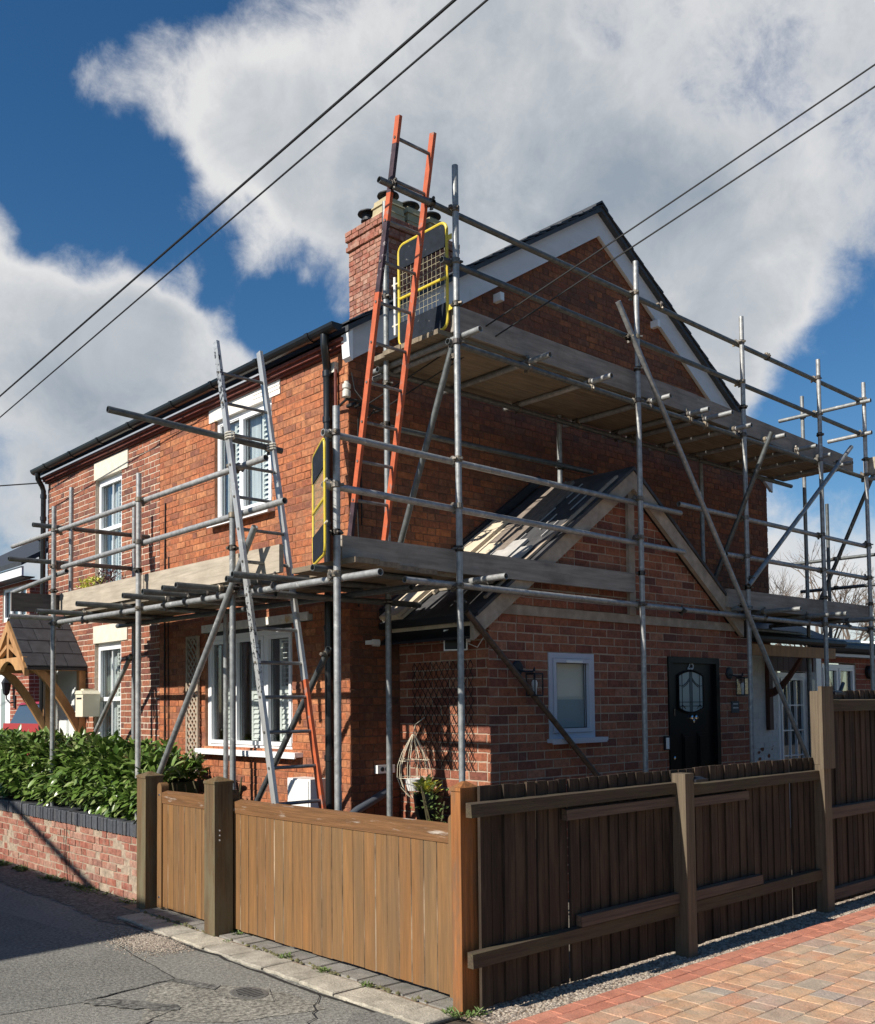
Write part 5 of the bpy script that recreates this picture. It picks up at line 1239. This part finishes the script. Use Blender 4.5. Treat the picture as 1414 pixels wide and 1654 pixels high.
b.prism([(CX0-.018, CY-CH_+.02, 2.14), (CX0-.018, CY-.28, 2.14)]+[(CX0-.018, y, z) for y, z in arc[1:-1]]+[(CX0-.018, CY+.28, 2.14), (CX0-.018, CY+CH_-.02, 2.14), (CX0-.018, CY+CH_-.05, 2.30), (CX0-.018, CY-CH_+.05, 2.30)], (.05, 0, 0)); part('arched_collar', b, 'oak', cn)
for s_ in (-1, 1):
    b = MB(); b.bar((CX0+.005, CY+s_*.03, 2.45), (CX0+.005, CY+s_*.42, 2.29), .045, .05, (1, 0, 0)); part('strut', b, 'oak', cn)
# cream letter box
lb = thing('letter_box', 'cream metal letter box with pitched lid beside the oak canopy', 'letter box', (-.12, 5.09, 1.57))
b = MB(); b.box(-.215, -.004, 4.985, 5.20, 1.57, 1.84); part('body', b, 'cream', lb)
b = MB(); b.prism([(-.225, 4.975, 1.842), (-.225, 5.21, 1.842), (-.225, 5.17, 1.885), (-.225, 5.015, 1.885)], (.222, 0, 0)); b.box(-.18, -.05, 5.05, 5.13, 1.886, 1.905); part('lid', b, 'cream', lb)
b = MB(); b.box(-.218, -.215, 5.02, 5.165, 1.78, 1.80); part('slot', b, 'black_matt', lb)
# trellis on the street front
tl = thing('wall_trellis', 'tall narrow weathered trellis panel beside the ground floor bay of windows', 'trellis', (-.03, 2.64, 1.0))
y0, y1, z0, z1 = 2.515, 2.765, 1.0, 2.40
for (a, c, e, f) in ((y0, y0+.024, z0, z1), (y1-.024, y1, z0, z1), (y0+.024, y1-.024, z0, z0+.024), (y0+.024, y1-.024, z1-.024, z1)):
    b = MB(); b.box(-.045, -.020, a, c, e, f); part('frame_bar', b, 'grey_wood', tl)
k = z0-.22
while k < z1:
    for s_, x in ((1, -.036), (-1, -.028)):
        p = [(y0+.02, k), (y1-.02, k+.21)] if s_ > 0 else [(y1-.02, k), (y0+.02, k+.21)]
        pts = []
        (ya, za), (yb, zb) = p
        if za < z0: ya, za = ya+(yb-ya)*(z0-za)/.21, z0
        if zb > z1: yb, zb = ya+(yb-ya)*(z1-za)/(zb-za), z1
        if zb-za > .03:
            b = MB(); b.bar((x, ya, za), (x, yb, zb), .007, .018, (0, 1, -1)); part('lath', b, 'grey_wood', tl)
    k += .075
# meter box
mb_ = thing('meter_box', 'white meter box low on the front wall behind the orange ladder foot', 'meter box', (-.11, .49, .62))
b = MB(); b.box(-.19, -.008, .31, .655, .62, 1.045); part('box', b, 'white_box', mb_)
b = MB(); b.box(-.20, -.19, .33, .635, .64, 1.03); part('door', b, 'white_box', mb_)
# wall lanterns on the extension
def lantern(label, x):
    t = thing('wall_lantern', label, 'wall light', (x+.06, EXT_Y-.08, 1.75), 'black wall lanterns beside the front door')
    b = MB(); b.lathe((x, EXT_Y+.004, 1.955), [(.001, 0), (.062, 0), (.062, .016), (.052, .024), (.001, .026)], 20, (0, -1, 0)); part('wall_plate', b, 'black_matt', t)
    lx, ly = x+.10, EXT_Y-.10
    b = MB(); b.path([(x, EXT_Y-.02, 1.94), (x+.03, EXT_Y-.06, 1.925), (lx-.02, ly, 1.925), (lx, ly, 1.955), (lx, ly, 1.925)], .008, 8); part('arm', b, 'black_matt', t)
    b = MB(); b.box(lx-.05, lx+.05, ly-.05, ly+.05, 1.90, 1.915); b.box(lx-.05, lx+.05, ly-.05, ly+.05, 1.725, 1.738)
    for sx in (-1, 1):
        for sy in (-1, 1): b.box(lx+sx*.047-.004, lx+sx*.047+.004, ly+sy*.047-.004, ly+sy*.047+.004, 1.738, 1.90)
    part('cage', b, 'black_matt', t)
    b = MB()
    for (a, c, e, f) in ((-.045, .045, -.046, -.044), (-.045, .045, .044, .046), (-.046, -.044, -.042, .042), (.044, .046, -.042, .042)): b.box(lx+a, lx+c, ly+e, ly+f, 1.74, 1.898)
    part('pane', b, 'glass_clear', t)
    b = MB(); b.lathe((lx, ly, 1.738), [(.016, 0), (.016, .05), (.018, .055), (.024, .075), (.025, .095), (.018, .115), (.002, .122)], 14); part('bulb', b, 'bulb', t, smooth=True)
lantern('black caged wall lantern to the left of the grey window', .86)
lantern('black caged wall lantern to the right of the black front door', 4.02)
hp = thing('house_plaque', 'small dark slate plaque on the bricks right of the front door', 'plaque', (4.11, -1.12, 1.55))
b = MB(); b.fbox(EX, 4.045, 4.185, 1.55, 1.67, .004, .014); part('plate', b, 'slate', hp)
b = MB()
for v, a, c in ((1.635, 4.07, 4.16), (1.595, 4.065, 4.165)): b.fbox(EX, a, c, v, v+.012, .014, .0155)
part('raised_line', b, 'bead', hp)
ks = thing('key_safe', 'small silver and black key safe beside the left edge of the black door', 'key safe', (2.82, -1.13, 1.22))
b = MB(); b.fbox(EX, 2.855, 2.925, 1.215, 1.345, .004, .03); part('body', b, 'black_matt', ks)
b = MB(); b.fbox(EX, 2.858, 2.895, 1.225, 1.33, .03, .042); part('keypad', b, 'white_box', ks)
# solar panel light on the side wall of the extension
sp = thing('solar_panel', 'small tilted solar panel with white rim on the extension side wall', 'solar panel', (.45, -.84, 2.1))
SF = Face(.43, -.84, -62)
b = MB(); b.fbox(SF, -.10, .10, 2.10, 2.27, -.012, .0); part('frame', b, 'white_box', sp)
b = MB(); b.fbox(SF, -.09, .09, 2.11, 2.26, .0, .003); part('cell', b, 'black', sp)
b = MB(); b.tube((.44, -.86, 2.18), (.535, -.90, 2.18), .016, 8); b.path([(.5, -.9, 2.16), (.52, -1.0, 2.12), (.525, -1.06, 2.19), (.53, -1.09, 2.2)], .004, 5); part('bracket', b, 'white_box', sp)
# security light and socket on the gable
cm = thing('security_camera', 'small white security camera on the shaded gable wall under the scaffold', 'camera', (.22, -.08, 2.18))
b = MB(); b.fbox(GB, .15, .25, 2.18, 2.215, .02, .10); part('body', b, 'white_box', cm); b = MB(); b.fbox(GB, .235, .30, 2.17, 2.23, .004, .03); part('mount', b, 'white_box', cm)
sk = thing('outdoor_socket', 'white double outdoor socket with dark outlets low on the gable wall', 'socket', (.35, -.04, 1.08))
b = MB(); b.fbox(GB, .255, .445, 1.085, 1.155, .004, .045); part('box', b, 'white_box', sk)
b = MB()
for u in (.305, .355): b.lathe(GB.p(u, 1.12, .045), [(.001, 0), (.019, 0), (.019, .006), (.012, .008)], 12, GB.n)
part('outlet', b, 'black_matt', sk)
dp = MB(); dp.path([(-.16, -.085, .70), (.0, -.085, .80), (.34, -.085, .94)], .036, 12); 
single('waste_pipe', dp, 'grey_pvc', 'dark grey sloping waste pipe low on the gable wall behind the gate', 'pipe', smooth=True)
# wire trellis
wt = thing('wire_trellis', 'dark diamond wire trellis on the extension side wall', 'trellis', (.52, -.52, 1.1))
b = MB()
for i in range(11):
    for s_ in (-1, 1):
        pts = [(.522, -.19-.069*(i+.5)+s_*.030*cos(k*pi/2)*1.0, 1.13+k*.047) for k in range(20)]; b.path(pts, .0035, 4)
part('wire_mesh', b, 'cable', wt, kind='stuff')
hb = thing('hanging_basket', 'white wire lantern shaped hanging basket with cup inside on the sunlit side wall', 'hanging basket', (.40, -.34, .88))
c0 = Vector((.40, -.345, 0))
b = MB(); prof = [(.01, 1.42), (.05, 1.35), (.10, 1.26), (.135, 1.16), (.14, 1.06), (.11, .98), (.05, .91), (.015, .885)]
for i in range(10):
    a = i*2*pi/10; b.path([(c0.x+r*cos(a), c0.y+r*sin(a), z) for r, z in prof], .0026, 5)
for z, r in ((1.06, .14), (1.2, .12)): b.path([(c0.x+r*cos(i*.3307), c0.y+r*sin(i*.3307), z) for i in range(20)], .0024, 5)
b.path([(.40, -.345, 1.42), (.42, -.345, 1.50), (.53, -.345, 1.56)], .004, 5); part('wire_frame', b, 'cream', hb)
b = MB(); b.lathe((c0.x, c0.y, .95), [(.05, 0), (.085, .1), (.08, .1), (.045, .005)], 16); part('cup', b, 'white_box', hb, smooth=True)
pl = thing('plant_pot', 'tall black planter with yellow leaved plant against the sunlit side wall', 'planter', (.35, -.60, 0))
b = MB(); b.lathe((.35, -.585, 0), [(.10, 0), (.095, .3), (.10, .75), (.11, .78), (.125, .92), (.125, .95), (.11, .95), (.10, .80)], 20); part('pot', b, 'black', pl, smooth=True)
b = MB()
for _ in range(26): leafy(b, (.33+uni(-.05, .05), -.585+uni(-.05, .05), .93+uni(0, .08)), 3, .02, .12, .035, .9)
part('leaves', b, 'flower', pl, kind='stuff')
cp_ = thing('climbing_plant', 'young pale green climbing plant behind the right end of the wide gate', 'plant', (.1, -.95, 0))
b = MB()
for k in range(4): b.path([(.1, -.85-.03*k, 0), (.12+uni(-.05, .05), -.85-.04*k, .5), (.05+uni(-.1, .1), -.85-.05*k, .95+uni(-.1, .15))], .006, 5)
part('stem', b, 'stem', cp_)
b = MB()
for _ in range(45): leafy(b, (.07+uni(-.08, .08), -.93+uni(-.12, .12), uni(.65, 1.08)), 3, .02, .05, .025, .5)
part('leaves', b, 'weed', cp_, kind='stuff')
wb = thing('window_box_plants', 'yellow and purple leaved plants on the upper sill of the left house', 'plants', (-.05, 4.85, 3.02))
b = MB(); b.box(-.13, -.06, 4.40, 5.14, 3.022, 3.10); part('trough', b, 'black_matt', wb)
b = MB()
for _ in range(60): leafy(b, (-.10+uni(-.04, .04), uni(4.72, 5.32), 3.06+uni(0, .16)), 4, .03, .08, .025, .7)
part('yellow_leaves', b, 'flower', wb, kind='stuff')
b = MB()
for _ in range(45): leafy(b, (-.10+uni(-.04, .04), uni(4.36, 4.78), 3.07+uni(0, .22)), 4, .03, .08, .022, .8)
part('purple_leaves', b, 'flower_purple', wb, kind='stuff')

# ================================================================== REAR OF THE PLOT
re_ = thing('rear_extension', 'white painted brick rear extension with a peeling wall and glazed white door', 'extension', (6.1, .8, 0))
RB = Brickwork(); RFc = Face(0, -.04, 0)
RB.wall(RFc, 4.40, 8.02, 0, 2.36, .0753, .215, 'stretcher', [(6.93, 7.66, .05, 2.04)], joint=.006, thick=.03)
RB.build(re_, 'white_brick', 'white_brick', keep=300)
w, li = window(re_, RFc, 6.93, 7.66, .05, 2.04, [], d=.0, fw=.06, name='door', glass='glass_dark')
b = MB()
for k in (1, 2): u = 6.93+.115+.5*k/3; b.fbox(RFc, u-.008, u+.008, .62, 1.93, -.02, .014)
for v in (.95, 1.28, 1.61): b.fbox(RFc, 7.03, 7.56, v-.008, v+.008, -.02, .012)
b.fbox(RFc, 7.02, 7.57, .12, .60, -.03, .010); b.fbox(RFc, 7.06, 7.27, .18, .52, .010, .02); b.fbox(RFc, 7.32, 7.53, .18, .52, .010, .02)
part('glazing_bar', b, 'upvc', w)
b = MB(); b.fbox(RFc, 7.86, 8.0, 0, 2.30, -.02, .06); part('corner_board', b, 'upvc', re_)
b = MB()
for k in range(9): b.fbox(RFc, 6.62+k*.145, 6.62+k*.145+.138, 2.06, 2.33, .003, .018)
part('timber_cladding', b, 'redwood', re_)
b = MB(); b.fbox(RFc, 7.72, 7.80, .9, 1.95, .003, .06); part('drain_pipe_cover', b, 'cream', re_)
for (u, v, r) in ((6.42, 1.02, .035), (6.50, 1.06, .05), (6.44, .94, .04), (6.66, .97, .045), (6.74, 1.05, .02), (6.58, .88, .03), (6.36, .86, .04)):
    b = MB(); pts = [RFc.p(u+r*uni(.6, 1.2)*cos(k*.7854), v+r*uni(.35, .7)*sin(k*.7854), .0015) for k in range(8)]; b.prism(pts, RFc.n*.002); part('peeled_patch', b, 'brick_gable', re_)
rc = thing('door_canopy', 'dark roofed timber canopy with curved brace over the glazed white door', 'canopy', (6.8, -.3, 1.8))
b = MB(); b.prism([(5.35, -.03, 2.62), (5.35, -.62, 2.36), (5.35, -.62, 2.42), (5.35, -.03, 2.69)], (2.2, 0, 0)); b.tube((5.35, -.64, 2.40), (7.55, -.64, 2.40), .05, 10); part('roof', b, 'membrane', rc)
b = MB(); b.box(5.30, 7.32, -.64, -.57, 2.20, 2.33); part('front_beam', b, 'oak', rc)
b = MB(); n_ = 8
pr = [(6.62, -.10-.44*i/n_, 1.72+.48*(i/n_)**1.5) for i in range(n_+1)]+[(6.62, -.10-.40*i/n_, 1.82+.379*(i/n_)**1.5) for i in range(n_, -1, -1)]
b.prism(pr, (.06, 0, 0)); part('curved_brace', b, 'redwood', rc)
b = MB(); b.box(6.61, 6.70, -.10, -.044, 1.3, 2.2); part('wall_post', b, 'redwood', rc)
rw = thing('garden_room', 'brown brick garden room with white window and glazed roof at the far right', 'building', (10, 1, 0))
RW = Brickwork(); RWF = Face(0, .0, 0)
RW.wall(RWF, 8.05, 12.5, 0, 2.28, .0753, .215, 'stretcher', [(8.22, 9.24, 1.05, 2.18)], joint=.010, thick=.15)
RW.build(rw, 'brick_far', 'mortar_ext', keep=150)
w, li = window(rw, RWF, 8.22, 9.24, 1.05, 2.18, [8.72], d=-.02, glass='glass_dark')
b = MB()
for _ in range(120): leafy(b, (uni(8.3, 9.2), .3+uni(0, .2), uni(1.1, 2.0)), 3, .05, .10, .05, .5)
part('indoor_plant', b, 'ivy', rw, kind='stuff')
b = MB(); b.fbox(RWF, 8.03, 12.5, 2.285, 2.325, -.1, .12); part('soffit_board', b, 'upvc_grey', rw)
b = MB(); b.tube((8.03, -.14, 2.41), (12.5, -.14, 2.41), .075, 10); b.fbox(RWF, 8.03, 12.5, 2.33, 2.50, -.1, .06); part('gutter', b, 'membrane', rw)
b = MB(); b.prism([(8.9, .1, 2.50), (8.9, 2.6, 2.72), (8.9, 2.6, 2.75), (8.9, .1, 2.53)], (3.6, 0, 0)); grf = part('roof', b, 'frost', rw)
b = MB()
for k in range(6): b.prism([(8.9+k*.7, .1, 2.53), (8.9+k*.7, 2.6, 2.75), (8.9+k*.7, 2.6, 2.79), (8.9+k*.7, .1, 2.57)], (.05, 0, 0))
part('glazing_bars', b, 'upvc', grf)
vl = MB(); vl.lathe((9.62, -.004, 2.08), [(.001, 0), (.10, 0), (.10, .05), (.08, .07), (.05, .05), (.001, .05)], 18, (0, -1, 0)); single('wall_vent', vl, 'black_matt', 'round black vent on the brown brick wall at the far right', 'vent', smooth=True)

# bare trees
def tree(label, base, h, seed, spread=.5, lv=6):
    R_ = random.Random(seed); t = thing('bare_tree', label, 'tree', base, 'leafless trees beyond the scaffold'); tk = MB(); cr_ = MB()
    def grow(p, d, ln, r, n):
        q = p+d*ln; m_ = tk if n >= lv-1 else cr_
        m_.tube(p, q, r, 5 if n >= lv-2 else 3, r1=r*.72, caps=False)
        if n == 0: return
        for k in range(R_.choice((2, 3, 3)) if n < lv else 3):
            dd = (d+Vector((R_.uniform(-1, 1), R_.uniform(-1, 1), R_.uniform(-.35, .7)))*spread*R_.uniform(.6, 1.3)).normalized(); grow(q-d*ln*R_.uniform(0, .3), dd, ln*R_.uniform(.62, .86), r*R_.uniform(.5, .68), n-1)
    grow(Vector(base), Vector((R_.uniform(-.1, .1), R_.uniform(-.1, .1), 1)), h*.27, h*.020, lv)
    part('trunk', tk, 'twig', t); part('crown', cr_, 'twig', t)
tree('leafless tree seen just right of the gable between the scaffold tubes', (17.0, 5.0, 0), 6.2, 5, .75, 7); tree('taller leafless tree seen between the two right hand standards', (18.4, 4.6, 0), 6.6, 8, .75, 7); tree('low leafless tree at the right edge behind the end scaffold tubes', (20.6, 3.4, 0), 6.0, 12, .8, 7)
tree('leafless tree farther back at the far right edge', (23, 5.6, 0), 5.6, 21, .85, 7)

# ================================================================== LEFT BACKGROUND
nb = thing('neighbour_house', 'set back red brick house with white door at the far left edge', 'house', (6, 17, 0))
NB = Brickwork(); NF = Face(2.0, 0, -90); NS = Face(2.0, 12.9, 0)
NB.wall(NF, -19, -12.9, 0, 4.2, .075, .215, 'stretcher', [(-14.75, -13.92, .1, 2.38), (-14.4, -13.05, 3.45, 4.15)], joint=.012)
NB.wall(NS, 0, 6, 0, 4.2, .075, .215, 'stretcher', [], joint=.012)
NB.build(nb, 'brick_far', 'mortar_pale', keep=200)
window(nb, NF, -14.4, -13.05, 3.45, 4.15, [-13.95, -13.5], d=-.03, glass='glass_dark')
b = MB(); b.fbox(NF, -14.75, -13.92, .1, 2.38, -.06, -.01); nd = part('door', b, 'upvc', nb)
b = MB(); b.fbox(NF, -14.45, -14.22, 1.2, 2.1, -.01, -.004); part('door_glass', b, 'frost', nd)
b = MB(); b.fbox(NF, -14.47, -14.20, .85, .93, -.01, .004); part('letter_plate', b, 'bead', nd)
b = MB(); b.fbox(NF, -19, -12.6, 4.22, 4.40, .22, .26); part('fascia', b, 'upvc', nb)
b = MB(); b.hexa([(1.70, 12.5, 4.40), (1.70, 19, 4.40), (5, 19, 6.3), (5, 12.5, 6.3)], [(1.70, 12.5, 4.50), (1.70, 19, 4.50), (5, 19, 6.4), (5, 12.5, 6.4)]); part('roof', b, 'slate', nb)
b = MB(); b.box(1.76, 2.0, 12.62, 19, 4.20, 4.22); part('soffit', b, 'black_matt', nb)
b = MB(); b.lathe((2.25, 12.9, 4.62), [(.07, 0), (.07, .35), (.11, .36), (.11, .42), (.06, .44)], 12); part('flue', b, 'black_matt', nb)
nl = thing('carriage_lantern', 'black carriage lantern on the wall beside the far left white door', 'wall light', (1.85, 13.75, 1.9))
b = MB(); b.lathe((1.86, 13.72, 1.95), [(.02, 0), (.06, .04), (.09, .24), (.10, .25), (.05, .34), (.01, .40)], 6); part('lamp', b, 'black_matt', nl)
b = MB(); b.path([(1.99, 13.6, 1.82), (1.90, 13.62, 1.80), (1.86, 13.70, 1.88), (1.86, 13.72, 1.96)], .015, 6); b.box(1.97, 2.0, 13.56, 13.64, 1.7, 1.95); part('arm', b, 'black_matt', nl)
# red car
car = thing('parked_car', 'red hatchback parked in the gap behind the downpipe at the left', 'car', (2.0, 10.4, 0))
def carbody():
    b = MB(); prof = [(-1.85, .35), (-1.95, .8), (-1.85, 1.25), (-.75, 1.42), (1.75, 1.42), (1.9, .9), (1.85, .35)]
    b.prism([(1.35, 10.6+y, z) for y, z in prof], (1.6, 0, 0)); return b
part('body', carbody(), 'car_red', car)
b = MB(); b.prism([(1.45, 10.6-.70, 1.42), (1.45, 10.6+1.7, 1.42), (1.5, 10.6+1.35, 1.76), (1.5, 10.6+.0, 1.78)], (1.4, 0, 0)); part('cabin_glass', b, 'car_glass', car)
b = MB(); b.prism([(1.46, 10.6+.02, 1.77), (1.46, 10.6+1.38, 1.75), (1.5, 10.6+1.28, 1.79), (1.5, 10.6+.10, 1.81)], (1.36, 0, 0)); b.bar((1.47, 9.92, 1.43), (1.49, 10.62, 1.77), .05, .04); part('roof_panel', b, 'car_red', car)
for y in (9.35, 11.85):
    for x in (1.33, 2.80):
        b = MB(); b.lathe((x, y, .31), [(.2, 0), (.31, .02), (.31, .16), (.2, .18)], 18, (1, 0, 0)); w_ = part('wheel', b, 'black_matt', car)
        b = MB(); b.lathe((x-.004, y, .31), [(.01, 0), (.19, .0), (.19, .188), (.01, .188)], 14, (1, 0, 0)); part('rim', b, 'bead', w_)
for x in (1.5, 2.6):
    b = MB(); b.box(x, x+.25, 8.70, 8.76, .70, .80); part('headlight', b, 'chrome', car)

# ================================================================== OVERHEAD WIRES
def wire(p0, p1, r, sag, label, group=None):
    p0, p1 = Vector(p0), Vector(p1); pts = []
    for i in range(33):
        t_ = i/32; p = p0.lerp(p1, t_); p.z -= sag*4*t_*(1-t_); pts.append(p)
    b = MB(); b.path(pts, r, 6); return single('overhead_wire', b, 'cable', label, 'wire', group)
wire((-1.0, -12.42, 6.61), (-1.0, 13.6, 4.92), .0105, .0, 'thicker upper of the two black wires crossing the sky on the left', 'overhead wires')
wire((-1.0, -12.72, 6.57), (-1.0, 13.6, 4.57), .0078, .0, 'thinner lower of the two black wires crossing the sky on the left', 'overhead wires')
def far(p0, p, k): return tuple(Vector(p0)+(Vector(p)-Vector(p0))*k)
wire((.10, -.14, 4.21), far((.10, -.14, 4.21), (1.33, -3.96, 5.90), 3.0), .0062, .10, 'upper of the two thin wires rising from the house corner to the top right', 'thin service wires')
wire((.25, -.14, 4.19), far((.25, -.14, 4.19), (1.33, -3.955, 5.755), 3.0), .0062, .10, 'lower of the two thin wires rising from the house corner to the top right', 'thin service wires')
wire((-.02, 6.9, 4.75), (-6, 24, 6.2), .009, .05, 'thin wire running off left from the far end of the eaves', 'thin service wires')

# ================================================================== ACROSS THE STREET (behind and left of the camera)
oh = thing('opposite_house', 'low pitched rendered house across the street', 'house', (-11, 8, 0))
b = MB(); b.box(-14, -7.85, 1.1, 16, 0, 4.75); part('wall', b, 'wall_far', oh)
b = MB(); z0 = 4.90; b.prism([(-7.73, .88, z0), (-10.9, .88, z0+3.17*.35), (-14.1, .88, z0), (-14.1, .88, z0-.12), (-10.9, .88, z0+3.17*.35-.12), (-7.73, .88, z0-.12)], (0, 15, 0)); part('roof', b, 'slate', oh)
sl = thing('shadow_casting_lamp', 'added unseen lamp column with a raked arm that casts the diagonal wall shadow', 'street lamp', (-7.15, 3.1, 0))
b = MB(); b.tube((-7.15, 2.7, 0), (-7.2, 2.83, 4.48), .06, 12, r1=.045); part('column', b, 'tube', sl)
b = MB(); b.tube((-7.2, 2.83, 4.48), (-7.52, 5.2, 5.42), .040, 10); part('arm', b, 'tube', sl)  # arm added out of view, raked to cast the diagonal shadow on the garden wall
b = MB(); b.bar((-7.52, 5.15, 5.41), (-7.56, 5.6, 5.56), .2, .12); part('lamp_head', b, 'cream', sl)
nh = thing('neighbouring_house', 'unseen cream rendered house beyond the brick paved drive, added to block sky light', 'house', (10, -16, 0))
b = MB(); b.box(1.5, 24, -21, -13.5, 0, 5.0); part('wall', b, 'wall_far', nh)  # block out of view, put here to keep sky light off the gable
b = MB(); b.prism([(1.2, -13.2, 4.95), (1.2, -17.2, 7.6), (1.2, -21.3, 4.95), (1.2, -21.3, 5.1), (1.2, -17.2, 7.75), (1.2, -13.2, 5.1)], (23, 0, 0)); part('roof', b, 'slate', nh)
for x in (4, 9, 14, 19):
    for z in (.9, 3.2):
        b = MB(); b.box(x, x+1.3, -13.52, -13.44, z, z+1.2); f_ = part('window', b, 'upvc', nh); b = MB(); b.box(x+.08, x+1.22, -13.45, -13.435, z+.08, z+1.12); part('pane', b, 'black', f_)
